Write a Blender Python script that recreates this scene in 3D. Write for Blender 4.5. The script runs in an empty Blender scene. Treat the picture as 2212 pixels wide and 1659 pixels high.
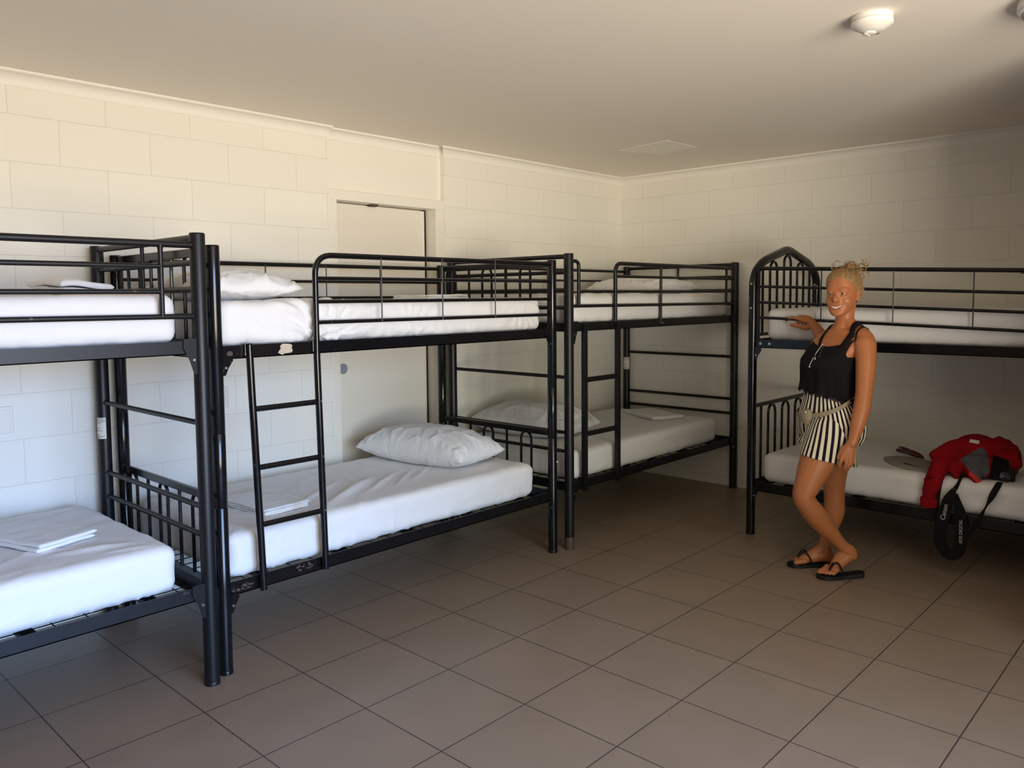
import bpy, math, random
from mathutils import Vector, Matrix, noise, Euler
random.seed(7)
S = bpy.context.scene
C = S.collection
PI = math.pi

# ------------------------------------------------------------------ camera
cam_d = bpy.data.cameras.new('camera'); cam = bpy.data.objects.new('camera', cam_d); C.objects.link(cam)
cam_d.sensor_width = 36; cam_d.lens = 28.022; cam_d.clip_start = 0.05
cam_d.shift_x = 0.00353; cam_d.shift_y = -0.03065
yaw, pit, rol = 0.7523, -0.0690, -0.0087
fw = Vector((math.cos(yaw)*math.cos(pit), math.sin(yaw)*math.cos(pit), math.sin(pit)))
rt = Vector((math.sin(yaw), -math.cos(yaw), 0)); up = rt.cross(fw)
r2 = rt*math.cos(rol) + up*math.sin(rol); u2 = -rt*math.sin(rol) + up*math.cos(rol)
mw = Matrix((r2, u2, -fw)).transposed().to_4x4(); mw.translation = (-5.572, -3.911, 1.4604)
cam.matrix_world = mw
S.camera = cam

# ------------------------------------------------------------------ world, window light, exposure
S.view_settings.view_transform = 'Standard'; S.view_settings.look = 'None'
S.view_settings.gamma = 1; S.view_settings.use_curve_mapping = False
S.view_settings.exposure = -0.12
S.cycles.use_denoising = True
S.cycles.diffuse_bounces = 7; S.cycles.glossy_bounces = 4; S.cycles.max_bounces = 8
S.cycles.sample_clamp_indirect = 6.0
WX0, WX1, WZ0, WZ1, WY = -6.05, -3.35, 0.35, 2.28, -5.3     # the opening behind the camera
w = bpy.data.worlds.new('daylight'); S.world = w; w.use_nodes = True
nt = w.node_tree; nt.nodes.clear()
o = nt.nodes.new('ShaderNodeOutputWorld'); bg = nt.nodes.new('ShaderNodeBackground')
tc = nt.nodes.new('ShaderNodeTexCoord'); sp = nt.nodes.new('ShaderNodeSeparateXYZ'); mr = nt.nodes.new('ShaderNodeMapRange')
cr = nt.nodes.new('ShaderNodeValToRGB')
nt.links.new(tc.outputs['Generated'], sp.inputs[0]); nt.links.new(sp.outputs[2], mr.inputs[0])
mr.inputs[1].default_value = -1; mr.inputs[2].default_value = 1
nt.links.new(mr.outputs[0], cr.inputs[0]); nt.links.new(cr.outputs[0], bg.inputs[0]); nt.links.new(bg.outputs[0], o.inputs[0])
e = cr.color_ramp.elements
e[0].position = 0.0; e[0].color = (1.0, .88, .70, 1)
e[1].position = 1.0; e[1].color = (.36, .64, 1.30, 1)
a = e.new(0.485); a.color = (1.0, .90, .74, 1)
a = e.new(0.53); a.color = (.49, .77, 1.34, 1)
# the daylight is strongest from the open side of the yard
dp = nt.nodes.new('ShaderNodeVectorMath'); dp.operation = 'DOT_PRODUCT'; dp.inputs[1].default_value = (-.70, -.71, .0)
m1 = nt.nodes.new('ShaderNodeMapRange'); m1.interpolation_type = 'SMOOTHSTEP'
for i_, v_ in ((1, .72), (2, .98), (3, 15.0), (4, 28.0)): m1.inputs[i_].default_value = v_
m3 = nt.nodes.new('ShaderNodeMapRange'); m3.interpolation_type = 'SMOOTHSTEP'      # trees hide the sky on that side
for i_, v_ in ((1, .86), (2, .99), (3, 22.0), (4, 1.6)): m3.inputs[i_].default_value = v_
m4 = nt.nodes.new('ShaderNodeMapRange')
for i_, v_ in ((1, -.01), (2, .05), (3, 0.0), (4, 1.0)): m4.inputs[i_].default_value = v_
mxs = nt.nodes.new('ShaderNodeMix'); mxs.data_type = 'FLOAT'
nt.links.new(tc.outputs['Generated'], dp.inputs[0]); nt.links.new(dp.outputs['Value'], m1.inputs[0]); nt.links.new(dp.outputs['Value'], m3.inputs[0])
nt.links.new(sp.outputs[2], m4.inputs[0]); nt.links.new(m4.outputs[0], mxs.inputs[0]); nt.links.new(m1.outputs[0], mxs.inputs[2]); nt.links.new(m3.outputs[0], mxs.inputs[3])
nt.links.new(mxs.outputs[0], bg.inputs[1])
m5 = nt.nodes.new('ShaderNodeMapRange'); m5.interpolation_type = 'SMOOTHSTEP'; m5.inputs[1].default_value = .78; m5.inputs[2].default_value = .99
mm = nt.nodes.new('ShaderNodeMath'); mm.operation = 'MULTIPLY'
mc = nt.nodes.new('ShaderNodeMix'); mc.data_type = 'RGBA'; mc.inputs[7].default_value = (.80, .80, .42, 1)
nt.links.new(dp.outputs['Value'], m5.inputs[0]); nt.links.new(m5.outputs[0], mm.inputs[0]); nt.links.new(m4.outputs[0], mm.inputs[1])
nt.links.new(mm.outputs[0], mc.inputs[0]); nt.links.new(cr.outputs[0], mc.inputs[6]); nt.links.new(mc.outputs[2], bg.inputs[0])
pl = bpy.data.lights.new('window_portal', 'AREA'); pl.shape = 'RECTANGLE'; pl.size = WX1-WX0; pl.size_y = WZ1-WZ0
pl.cycles.is_portal = True
po = bpy.data.objects.new('window_portal', pl); C.objects.link(po)
po.location = ((WX0+WX1)/2, WY-0.02, (WZ0+WZ1)/2); po.rotation_euler = (PI/2, 0, 0)

# ------------------------------------------------------------------ materials
def mat(name, col, rough=.5, spec=.5, metal=0, noise_amt=0, noise_scale=8, bump=0, bump_scale=60, emis=None):
    m = bpy.data.materials.new(name); m.use_nodes = True
    n = m.node_tree; b = n.nodes['Principled BSDF']
    b.inputs['Base Color'].default_value = (*col, 1); b.inputs['Roughness'].default_value = rough
    b.inputs['Metallic'].default_value = metal; b.inputs['Specular IOR Level'].default_value = spec
    tcn = n.nodes.new('ShaderNodeTexCoord')
    if noise_amt:
        t = n.nodes.new('ShaderNodeTexNoise'); t.inputs['Scale'].default_value = noise_scale; t.inputs['Detail'].default_value = 4
        n.links.new(tcn.outputs['Object'], t.inputs['Vector'])
        mx = n.nodes.new('ShaderNodeMix'); mx.data_type = 'RGBA'
        mx.inputs[6].default_value = (*[max(0, c*(1-noise_amt)) for c in col], 1)
        mx.inputs[7].default_value = (*[min(1, c*(1+noise_amt)) for c in col], 1)
        n.links.new(t.outputs[0], mx.inputs[0]); n.links.new(mx.outputs[2], b.inputs['Base Color'])
    if bump:
        t2 = n.nodes.new('ShaderNodeTexNoise'); t2.inputs['Scale'].default_value = bump_scale; t2.inputs['Detail'].default_value = 3
        n.links.new(tcn.outputs['Object'], t2.inputs['Vector'])
        bp = n.nodes.new('ShaderNodeBump'); bp.inputs['Strength'].default_value = bump; bp.inputs['Distance'].default_value = .01
        n.links.new(t2.outputs[0], bp.inputs['Height']); n.links.new(bp.outputs[0], b.inputs['Normal'])
    return m

def block_wall(name, col, axis, phase):
    m = mat(name, col, .55, .3); n = m.node_tree; b = n.nodes['Principled BSDF']
    tcn = n.nodes.new('ShaderNodeTexCoord'); s = n.nodes.new('ShaderNodeSeparateXYZ'); cb = n.nodes.new('ShaderNodeCombineXYZ')
    n.links.new(tcn.outputs['Object'], s.inputs[0])
    a1 = n.nodes.new('ShaderNodeMath'); a1.inputs[1].default_value = phase+20; n.links.new(s.outputs[axis], a1.inputs[0])
    a2 = n.nodes.new('ShaderNodeMath'); a2.inputs[1].default_value = -.064+4; n.links.new(s.outputs[2], a2.inputs[0])
    n.links.new(a1.outputs[0], cb.inputs[0]); n.links.new(a2.outputs[0], cb.inputs[1])
    # a little waviness of the painted joints
    wn = n.nodes.new('ShaderNodeTexNoise'); wn.inputs['Scale'].default_value = 9; n.links.new(tcn.outputs['Object'], wn.inputs['Vector'])
    vm = n.nodes.new('ShaderNodeVectorMath'); vm.operation = 'MULTIPLY_ADD'; vm.inputs[1].default_value = (.006, .006, 0)
    n.links.new(wn.outputs[1], vm.inputs[0]); n.links.new(cb.outputs[0], vm.inputs[2])
    br = n.nodes.new('ShaderNodeTexBrick'); br.offset = .5; br.inputs['Scale'].default_value = 1
    br.inputs['Brick Width'].default_value = .4; br.inputs['Row Height'].default_value = .2
    br.inputs['Mortar Size'].default_value = .0024; br.inputs['Mortar Smooth'].default_value = .35
    br.inputs['Color1'].default_value = (*col, 1); br.inputs['Color2'].default_value = (*[c*.975 for c in col], 1)
    br.inputs['Mortar'].default_value = (*[c*.84 for c in col], 1)
    n.links.new(vm.outputs[0], br.inputs['Vector']); n.links.new(br.outputs['Color'], b.inputs['Base Color'])
    t = n.nodes.new('ShaderNodeTexNoise'); t.inputs['Scale'].default_value = 3.0; t.inputs['Detail'].default_value = 8; t.inputs['Roughness'].default_value = .65
    n.links.new(tcn.outputs['Object'], t.inputs['Vector'])
    h = n.nodes.new('ShaderNodeMath'); h.operation = 'MULTIPLY_ADD'; h.inputs[1].default_value = -.6
    n.links.new(br.outputs['Fac'], h.inputs[0]); n.links.new(t.outputs[0], h.inputs[2])
    bp = n.nodes.new('ShaderNodeBump'); bp.inputs['Strength'].default_value = .22; bp.inputs['Distance'].default_value = .010
    n.links.new(h.outputs[0], bp.inputs['Height']); n.links.new(bp.outputs[0], b.inputs['Normal'])
    return m

WALLC = (.80, .772, .690)
M = {}
M['wall_l'] = block_wall('painted_block_left', WALLC, 0, .098)
M['wall_r'] = block_wall('painted_block_far', WALLC, 0, .391)
M['wall_b'] = block_wall('painted_block_right', WALLC, 1, .214)
M['plain'] = mat('painted_plaster', WALLC, .5, .3, noise_amt=.015, noise_scale=3)
M['ceil'] = mat('ceiling_paint', (.83, .775, .69), .75, .2, noise_amt=.015, noise_scale=2)
M['ceil2'] = mat('ceiling_pale_patch', (.90, .86, .78), .6, .3)  # slightly paler four-sided patch on the ceiling
M['corn'] = mat('cornice_paint', (.82, .79, .72), .5, .3)
M['doorp'] = mat('door_paint', (.76, .71, .62), .45, .4, noise_amt=.02, noise_scale=2)
M['darkwall'] = mat('light_absorbing_wall', (.20, .125, .065), .8)  # dark brown given to unseen walls to cut bounced light
M['gap'] = mat('gap_shade', (.02, .012, .01), .9)
M['frame'] = mat('frame_paint', (.79, .755, .67), .45, .4)

def floor_mat():
    m = mat('floor_tiles', (.18, .14, .11), .34, .5); n = m.node_tree; b = n.nodes['Principled BSDF']
    tcn = n.nodes.new('ShaderNodeTexCoord'); mp = n.nodes.new('ShaderNodeMapping')
    mp.inputs['Location'].default_value = (3.514+.4026*20, 1.245+.4026*20, 0)
    n.links.new(tcn.outputs['Object'], mp.inputs[0])
    br = n.nodes.new('ShaderNodeTexBrick'); br.offset = 0; br.inputs['Scale'].default_value = 1
    br.inputs['Brick Width'].default_value = .4026; br.inputs['Row Height'].default_value = .4026
    br.inputs['Mortar Size'].default_value = .0024; br.inputs['Mortar Smooth'].default_value = .15
    br.inputs['Color1'].default_value = (.285, .210, .150, 1); br.inputs['Color2'].default_value = (.266, .195, .139, 1)
    br.inputs['Mortar'].default_value = (.06, .045, .038, 1)
    n.links.new(mp.outputs[0], br.inputs['Vector'])
    t = n.nodes.new('ShaderNodeTexNoise'); t.inputs['Scale'].default_value = 5; t.inputs['Detail'].default_value = 6
    n.links.new(tcn.outputs['Object'], t.inputs['Vector'])
    mx = n.nodes.new('ShaderNodeMix'); mx.data_type = 'RGBA'; mx.blend_type = 'MULTIPLY'; mx.inputs[0].default_value = .22
    n.links.new(br.outputs['Color'], mx.inputs[6]); n.links.new(t.outputs[0], mx.inputs[7])
    n.links.new(mx.outputs[2], b.inputs['Base Color'])
    mr2 = n.nodes.new('ShaderNodeMapRange'); mr2.inputs[3].default_value = .30; mr2.inputs[4].default_value = .44
    n.links.new(t.outputs[0], mr2.inputs[0]); n.links.new(mr2.outputs[0], b.inputs['Roughness'])
    bp = n.nodes.new('ShaderNodeBump'); bp.inputs['Strength'].default_value = .5; bp.inputs['Distance'].default_value = -.004
    n.links.new(br.outputs['Fac'], bp.inputs['Height']); n.links.new(bp.outputs[0], b.inputs['Normal'])
    return m
M['floor'] = floor_mat()
M['outer_block'] = mat('outer_light_block', (.28, .24, .19), .9)

def metal_mat(name, rough, rust=.0):
    m = mat(name, (.006, .006, .007), rough, .38); n = m.node_tree; b = n.nodes['Principled BSDF']
    tcn = n.nodes.new('ShaderNodeTexCoord'); t = n.nodes.new('ShaderNodeTexNoise'); t.inputs['Scale'].default_value = 38; t.inputs['Detail'].default_value = 5
    n.links.new(tcn.outputs['Object'], t.inputs['Vector'])
    c = n.nodes.new('ShaderNodeValToRGB'); c.color_ramp.elements[0].position = .70; c.color_ramp.elements[0].color = (.006, .006, .007, 1)
    c.color_ramp.elements[1].position = .76; c.color_ramp.elements[1].color = (.09, .06, .045, 1)
    n.links.new(t.outputs[0], c.inputs[0]); n.links.new(c.outputs[0], b.inputs['Base Color'])
    return m
M['metal_matte'] = metal_mat('black_powder_coat', .42)
M['metal_gloss'] = metal_mat('black_gloss_enamel', .17)
M['rust'] = mat('worn_brown_metal', (.07, .042, .03), .6, noise_amt=.5, noise_scale=40)
M['bolt'] = mat('steel', (.55, .55, .55), .3, metal=1)
M['knob'] = mat('satin_metal', (.26, .28, .32), .35, .6)
M['chrome'] = mat('chrome', (.8, .8, .82), .12, metal=1)
M['sticker'] = mat('sticker_paper', (.72, .69, .58), .5, noise_amt=.05, noise_scale=60)
M['remnant'] = mat('old_label', (.50, .42, .32), .8, noise_amt=.2, noise_scale=60)
M['ink'] = mat('sticker_ink', (.08, .07, .07), .6)
M['inkblue'] = mat('sticker_blue_ink', (.06, .12, .30), .6)
def fabric(name, col, scale=9, strength=.35):
    m = mat(name, col, .85, .15); n = m.node_tree; b = n.nodes['Principled BSDF']
    b.inputs['Sheen Weight'].default_value = .15
    tcn = n.nodes.new('ShaderNodeTexCoord'); t = n.nodes.new('ShaderNodeTexNoise'); t.inputs['Scale'].default_value = scale
    t.inputs['Detail'].default_value = 5; t.inputs['Roughness'].default_value = .55; t.inputs['Distortion'].default_value = 1.2
    n.links.new(tcn.outputs['Object'], t.inputs['Vector'])
    bp = n.nodes.new('ShaderNodeBump'); bp.inputs['Strength'].default_value = strength; bp.inputs['Distance'].default_value = .02
    n.links.new(t.outputs[0], bp.inputs['Height']); n.links.new(bp.outputs[0], b.inputs['Normal'])
    return m
M['sheet'] = fabric('white_sheet', (.76, .745, .735), 5, .30)
M['pillow'] = fabric('white_pillowcase', (.74, .74, .74), 9, .35)
M['linen'] = fabric('folded_white_linen', (.78, .78, .77), 14, .3)
M['plastic'] = mat('white_plastic', (.72, .69, .64), .35)
M['plastic2'] = mat('cream_plastic', (.74, .70, .62), .4)
M['lampglass'] = mat('opal_diffuser', (.62, .60, .60), .3)
M['skin'] = mat('tanned_skin', (.45, .160, .060), .45, .4, noise_amt=.05, noise_scale=14)
M['skin'].node_tree.nodes['Principled BSDF'].inputs['Subsurface Weight'].default_value = .06
M['skin'].node_tree.nodes['Principled BSDF'].inputs['Subsurface Radius'].default_value = (.01, .004, .002)
M['lip'] = mat('lip', (.34, .075, .05), .35)
M['teeth'] = mat('teeth', (.72, .62, .48), .25)
M['eyew'] = mat('eye_white', (.42, .36, .32), .25)
M['iris'] = mat('iris', (.05, .045, .045), .2)
M['brow'] = mat('brow_hair', (.42, .27, .14), .7)
M['brow2'] = mat('pale_brow', (.42, .19, .085), .8)
M['hair'] = mat('blonde_hair', (.32, .195, .085), .55, .3, noise_amt=.5, noise_scale=70)
M['black'] = mat('black_cloth', (.010, .009, .010), .9, .1, bump=.4, bump_scale=30)
M['lace'] = mat('dark_sheer_lining', (.045, .028, .026), .8)
M['rubber'] = mat('black_rubber', (.008, .007, .008), .6, .25, bump=.2, bump_scale=120)
M['tan'] = mat('khaki_webbing', (.30, .25, .16), .8, noise_amt=.1, noise_scale=40)
M['red'] = mat('red_fleece', (.25, .005, .009), .9, .1, noise_amt=.15, noise_scale=25, bump=.5, bump_scale=90)
M['redb'] = mat('bright_red_lining', (.55, .02, .015), .8)
M['grey'] = mat('grey_fleece', (.09, .087, .098), .9, .1, noise_amt=.1, noise_scale=30)
M['greyl'] = mat('light_grey_felt', (.30, .27, .24), .9, .1, noise_amt=.15, noise_scale=50)
M['dred'] = mat('dark_red_gloss', (.07, .006, .010), .2)
M['strap'] = mat('black_strap', (.008, .007, .007), .85, .15, noise_amt=.2, noise_scale=90)
M['print'] = mat('silver_print', (.55, .52, .48), .6)
M['glass_dark'] = mat('dark_lens', (.01, .01, .012), .1)

def stripes(name, n_per):
    m = mat(name, (.6, .55, .4), .85, .1); n = m.node_tree; b = n.nodes['Principled BSDF']
    uv = n.nodes.new('ShaderNodeUVMap'); s = n.nodes.new('ShaderNodeSeparateXYZ'); n.links.new(uv.outputs[0], s.inputs[0])
    mu = n.nodes.new('ShaderNodeMath'); mu.operation = 'MULTIPLY'; mu.inputs[1].default_value = n_per; n.links.new(s.outputs[0], mu.inputs[0])
    fr = n.nodes.new('ShaderNodeMath'); fr.operation = 'FRACT'; n.links.new(mu.outputs[0], fr.inputs[0])
    c = n.nodes.new('ShaderNodeValToRGB'); c.color_ramp.interpolation = 'CONSTANT'
    c.color_ramp.elements[0].position = 0; c.color_ramp.elements[0].color = (.78, .72, .55, 1)
    c.color_ramp.elements[1].position = .52; c.color_ramp.elements[1].color = (.015, .010, .018, 1)
    n.links.new(fr.outputs[0], c.inputs[0]); n.links.new(c.outputs[0], b.inputs['Base Color'])
    return m
M['stripe'] = stripes('striped_cotton', 1)

# ------------------------------------------------------------------ mesh helpers
class MB:
    def __init__(s): s.v = []; s.f = []; s.uv = None; s.mi = []; s.cur = 0
    def add(s, vs, fs):
        o = len(s.v); s.v += [tuple(v) for v in vs]; s.f += [tuple(i+o for i in f) for f in fs]; s.mi += [s.cur]*len(fs)
    def box(s, a, b):
        (x0, y0, z0), (x1, y1, z1) = a, b
        s.add([(x0, y0, z0), (x1, y0, z0), (x1, y1, z0), (x0, y1, z0), (x0, y0, z1), (x1, y0, z1), (x1, y1, z1), (x0, y1, z1)],
              [(0, 3, 2, 1), (4, 5, 6, 7), (0, 1, 5, 4), (1, 2, 6, 5), (2, 3, 7, 6), (3, 0, 4, 7)])
    def quad(s, *p): s.add(p, [tuple(range(len(p)))])
    def prism(s, pts, y0, y1):      # outline in x,z pushed along y
        n = len(pts)
        s.add([(x, y0, z) for x, z in pts]+[(x, y1, z) for x, z in pts],
              [tuple(range(n)), tuple(range(2*n-1, n-1, -1))]+[(i, n+i, n+(i+1) % n, (i+1) % n) for i in range(n)])
    def rings(s, rings, cap=True, close=False):
        n = len(rings[0]); vs = [p for r in rings for p in r]; fs = []
        m = len(rings)
        for j in range(m-1 if not close else m):
            j2 = (j+1) % m
            for i in range(n):
                fs.append((j*n+i, j*n+(i+1) % n, j2*n+(i+1) % n, j2*n+i))
        if cap and not close:
            fs.append(tuple(range(n-1, -1, -1))); fs.append(tuple((m-1)*n+i for i in range(n)))
        s.add(vs, fs)
    def tube(s, path, r, n=12, cap=True, flat=1.0, rr=None, close=False, upv=None):
        P = [Vector(p) for p in path]; m = len(P); R = r if isinstance(r, (list, tuple)) else [r]*m
        T = []
        for i in range(m):
            if close: t = P[(i+1) % m]-P[i-1]
            else: t = P[min(i+1, m-1)]-P[max(i-1, 0)]
            T.append(t.normalized() if t.length > 1e-9 else Vector((0, 0, 1)))
        u = Vector(upv) if upv else (Vector((0, 0, 1)) if abs(T[0].z) < .9 else Vector((0, 1, 0)))
        rs = []
        for i in range(m):
            t = T[i]; u = (u-t*u.dot(t))
            u = u.normalized() if u.length > 1e-6 else t.orthogonal().normalized()
            v = t.cross(u)
            rs.append([P[i]+(u*math.cos(2*PI*k/n)*flat+v*math.sin(2*PI*k/n))*R[i] for k in range(n)])
        s.rings(rs, cap, close)
    def ball(s, c, r, nu=16, nv=10, sc=(1, 1, 1)):
        c = Vector(c); rs = []
        for j in range(1, nv):
            th = PI*j/nv
            rs.append([c+Vector((sc[0]*r*math.sin(th)*math.cos(2*PI*i/nu), sc[1]*r*math.sin(th)*math.sin(2*PI*i/nu), sc[2]*r*math.cos(th))) for i in range(nu)])
        s.rings(rs[::-1])
    def lathe(s, prof, c=(0, 0, 0), n=32, cap=True):
        c = Vector(c)
        s.rings([[c+Vector((r*math.cos(2*PI*i/n), r*math.sin(2*PI*i/n), z)) for i in range(n)] for r, z in prof], cap)
    def build(s, name, m, parent=None, smooth=True, angle=40, bevel=0):
        me = bpy.data.meshes.new(name); me.from_pydata(s.v, [], s.f)
        ms = m if isinstance(m, (list, tuple)) else [m]
        for q in ms: me.materials.append(q)
        if len(ms) > 1: me.polygons.foreach_set('material_index', s.mi)
        if s.uv:
            ul = me.uv_layers.new(name='UVMap')
            for l in me.loops: ul.data[l.index].uv = s.uv[l.vertex_index]
        me.validate(); me.update()
        import bmesh
        bm = bmesh.new(); bm.from_mesh(me); bmesh.ops.recalc_face_normals(bm, faces=bm.faces); bm.to_mesh(me); bm.free()
        if smooth:
            me.shade_smooth()
            if angle < 180: me.set_sharp_from_angle(angle=math.radians(angle))
        ob = bpy.data.objects.new(name, me); C.objects.link(ob)
        if parent: ob.parent = parent
        if bevel:
            b = ob.modifiers.new('bevel', 'BEVEL'); b.width = bevel; b.segments = 2; b.limit_method = 'ANGLE'
        return ob

def fillet(pts, rad, n=6):
    P = [Vector(p) for p in pts]; out = [P[0]]
    for i in range(1, len(P)-1):
        a = (P[i-1]-P[i]); b = (P[i+1]-P[i]); la, lb = a.length, b.length
        rd = rad[i-1] if isinstance(rad, (list, tuple)) else rad
        d = min(rd, la*.49, lb*.49); a = P[i]+a.normalized()*d; b = P[i]+b.normalized()*d
        for k in range(n+1):
            t = k/n; out.append(a*(1-t)**2+P[i]*2*t*(1-t)+b*t*t)
    out.append(P[-1]); return out

def tag(o, label, cat, group=None):
    o['label'] = label; o['category'] = cat
    group = group or GROUPS.get(cat)
    if group: o['group'] = group
    return o
def struct(o): o['kind'] = 'structure'; return o
GROUPS = {'bunk bed': 'bunk beds along the walls', 'mattress': 'mattresses on the bunk beds', 'pillow': 'pillows on the bunk beds', 'sheet': 'folded sheets on the mattresses', 'switch plate': 'wall plates on the block wall'}
def empty(name, loc, rz=0):
    e_ = bpy.data.objects.new(name, None); C.objects.link(e_); e_.location = loc; e_.rotation_euler = (0, 0, rz); e_.empty_display_size = .2
    return e_

# ------------------------------------------------------------------ the room
CZ = 2.44; XN = -7.6; RX0, RX1, RD = -2.889, -2.0, .035
m = MB(); m.box((XN-.2, WY-.2, -.12), (.2, .3, 0)); struct(m.build('floor', M['floor'], smooth=False))
m = MB(); m.box((XN-.2, WY-.2, CZ), (.2, .3, CZ+.12))
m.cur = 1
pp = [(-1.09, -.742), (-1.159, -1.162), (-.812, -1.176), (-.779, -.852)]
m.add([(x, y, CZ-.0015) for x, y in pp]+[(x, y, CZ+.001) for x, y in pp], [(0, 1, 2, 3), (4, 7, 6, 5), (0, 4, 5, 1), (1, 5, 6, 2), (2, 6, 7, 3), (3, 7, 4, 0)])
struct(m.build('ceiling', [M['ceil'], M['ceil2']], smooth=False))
# long wall with the door recess
m = MB()
m.box((XN-.2, 0, 0), (RX0, .2, CZ))
m.cur = 1; m.box((RX1, 0, 0), (.2, .2, CZ))
m.cur = 2; m.box((RX0, RD, 2.093), (RX1, .2, CZ))
struct(m.build('wall_left', [M['wall_l'], M['wall_r'], M['plain']], smooth=False))
m = MB(); m.box((0, WY-.2, 0), (.2, 0, CZ)); struct(m.build('wall_right', M['wall_b'], smooth=False))
m = MB(); m.box((XN-.2, WY, 0), (XN, 0, CZ)); struct(m.build('wall_near', M['darkwall'], smooth=False))
m = MB()
m.box((XN, WY-.2, 0), (WX0, WY, CZ)); m.box((WX1, WY-.2, 0), (0, WY, CZ))
m.box((WX0, WY-.2, WZ1), (WX1, WY, CZ)); m.box((WX0, WY-.2, 0), (WX1, WY, WZ0))
struct(m.build('wall_front', M['darkwall'], smooth=False))
m = MB(); m.box((-2.10, WY, 0), (-1.95, -3.70, CZ)); struct(m.build('wall_light_block', M['darkwall'], smooth=False))  # added out of view to keep daylight off the right side
m = MB()
for a_, b_ in (((WX0, WZ0), (WX0+.05, WZ1)), ((WX1-.05, WZ0), (WX1, WZ1)), ((WX0, WZ0), (WX1, WZ0+.05)), ((WX0, WZ1-.05), (WX1, WZ1)), (((WX0+WX1)/2-.03, WZ0), ((WX0+WX1)/2+.03, WZ1))):
    m.box((a_[0], WY-.16, a_[1]), (b_[0], WY-.10, b_[1]))
struct(m.build('window_1', M['plastic'], smooth=False))
# unseen wall added outside the opening to block slanting daylight
m = MB(); m.box((WX0-.30, WY-.7, -.12), (WX0-.10, WY-.2, 2.9)); struct(m.build('wall_outer_block', M['outer_block'], smooth=False))
# cornices: cove profile
def cornice(name, p0, p1, into, m0=0, m1=0):
    # p0,p1 along the wall; into = direction into the room; m0/m1 mitre amounts at the ends
    p0 = Vector(p0); p1 = Vector(p1); t = (p1-p0).normalized(); into = Vector(into)
    prof = [(0, 2.379), (.004, 2.379), (.006, 2.386)]
    for k in range(9):
        a_ = k/8*PI/2; prof.append((.006+.042*(1-math.cos(a_)), 2.386+.043*math.sin(a_)))
    prof += [(.049, 2.431), (.056, 2.431), (.056, CZ), (0, CZ)]
    rs = []
    for P, mm in ((p0, m0), (p1, m1)):
        rs.append([P+into*d+t*(mm*d)+Vector((0, 0, z)) for d, z in prof])
    m_ = MB(); m_.rings(rs); return struct(m_.build(name, M['corn'], angle=30))
cornice('trim_1', (XN, 0, 0), (RX0, 0, 0), (0, -1, 0), 0, 0)
cornice('trim_2', (RX0, RD, 0), (RX1, RD, 0), (0, -1, 0), 0, -1)
cornice('trim_3', (RX1, 0, 0), (0, 0, 0), (0, -1, 0), -1, -1)
cornice('trim_4', (0, 0, 0), (0, WY, 0), (-1, 0, 0), 1, 0)
# door frame flush with the wall, leaf set back
m = MB()
FX0, FX1, FZ = -2.838, -2.073, 2.036
m.box((RX0, 0, 0), (FX0, .16, FZ)); m.box((FX1, 0, 0), (RX1, .16, FZ)); m.box((RX0, 0, FZ), (RX1, .16, 2.093))
m.box((FX0, .135, 0), (FX1, .16, FZ))
struct(m.build('trim_5', M['frame'], smooth=False, bevel=.0015))
dr = MB(); dr.box((FX0+.003, .092, .008), (FX1-.02, .132, FZ-.008)); dr.cur = 1
dr.box((FX1-.0195, .098, 0), (FX1-.0005, .134, FZ-.001))  # dark strip stands in for the shade in the gap beside the leaf
door = struct(dr.build('door_1', [M['doorp'], M['gap']], smooth=False))
m = MB()
kn = [(.0, 0), (.031, 0), (.0315, .004), (.029, .007), (.022, .009), (.020, .0075), (.012, .008), (.0105, .011), (.006, .012), (.0055, .009), (.0005, .009)]
m.rings([[Vector((-2.757+r_*math.cos(2*PI*i/28), .092-z_, 1.040+r_*math.sin(2*PI*i/28))) for i in range(28)] for r_, z_ in kn[1:]])
m.build('door_knob', M['knob'], door)
m = MB(); m.box((-2.55, .05, FZ-.012), (-2.50, .09, FZ)); m.build('door_catch', M['rust'], door, smooth=False)
m = MB(); m.ball((FX1+.0005, .05, 1.68), .006, 10, 6); m.build('screw_cap', M['plastic'], door)

def plate(name, x0, x1, z0, z1, label):
    m = MB(); m.box((x0, -.009, z0), (x1, 0, z1)); b = m.build(name, M['plastic'], smooth=False, bevel=.003)
    b.location = (0, 0, 0); return b
p1 = plate('switch_plate', -4.655, -4.538, .895, 1.012, '')
tag(p1, 'white blank wall plate on block wall at the left end, behind nearest bunk', 'switch plate')
m = MB(); m.box((-4.642, -.0105, .908), (-4.551, -.0085, .999)); m.build('cover', M['plastic2'], p1, smooth=False, bevel=.001)
p2 = plate('switch_plate', -3.622, -3.546, .898, 1.010, '')
tag(p2, 'white wall plate seen between the front post and ladder of the middle bunk', 'switch plate')

# ------------------------------------------------------------------ ceiling things
t = empty('smoke_detector', (-2.585, -2.885, CZ)); tag(t, 'round white smoke detector fixed to the ceiling', 'smoke detector')
m = MB(); m.lathe([(.066, 0), (.068, -.002), (.068, -.016), (.066, -.018), (.060, -.018)], n=48); m.build('base', M['plastic'], t)
m = MB(); m.lathe([(.060, -.018), (.066, -.0185), (.069, -.021), (.069, -.032), (.066, -.036), (.040, -.052), (.026, -.057), (.002, -.058)], n=48); m.build('cover', M['plastic'], t)
m = MB(); m.lathe([(.022, -.055), (.022, -.061), (.019, -.063), (.001, -.063)], n=28)
bt = m.build('test_button', M['plastic2'], t); bt.location = (.0, .008, 0)
m = MB(); m.box((-.018, .003, -.0655), (.018, .012, -.062)); m.build('button_bar', M['plastic'], bt, smooth=False, bevel=.001)
m = MB()
for q in range(3): m.box((.030, -.012+.007*q, -.0572), (.040, -.010+.007*q, -.052))
m.build('sounder_grille', M['ink'], t, smooth=False)
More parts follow.
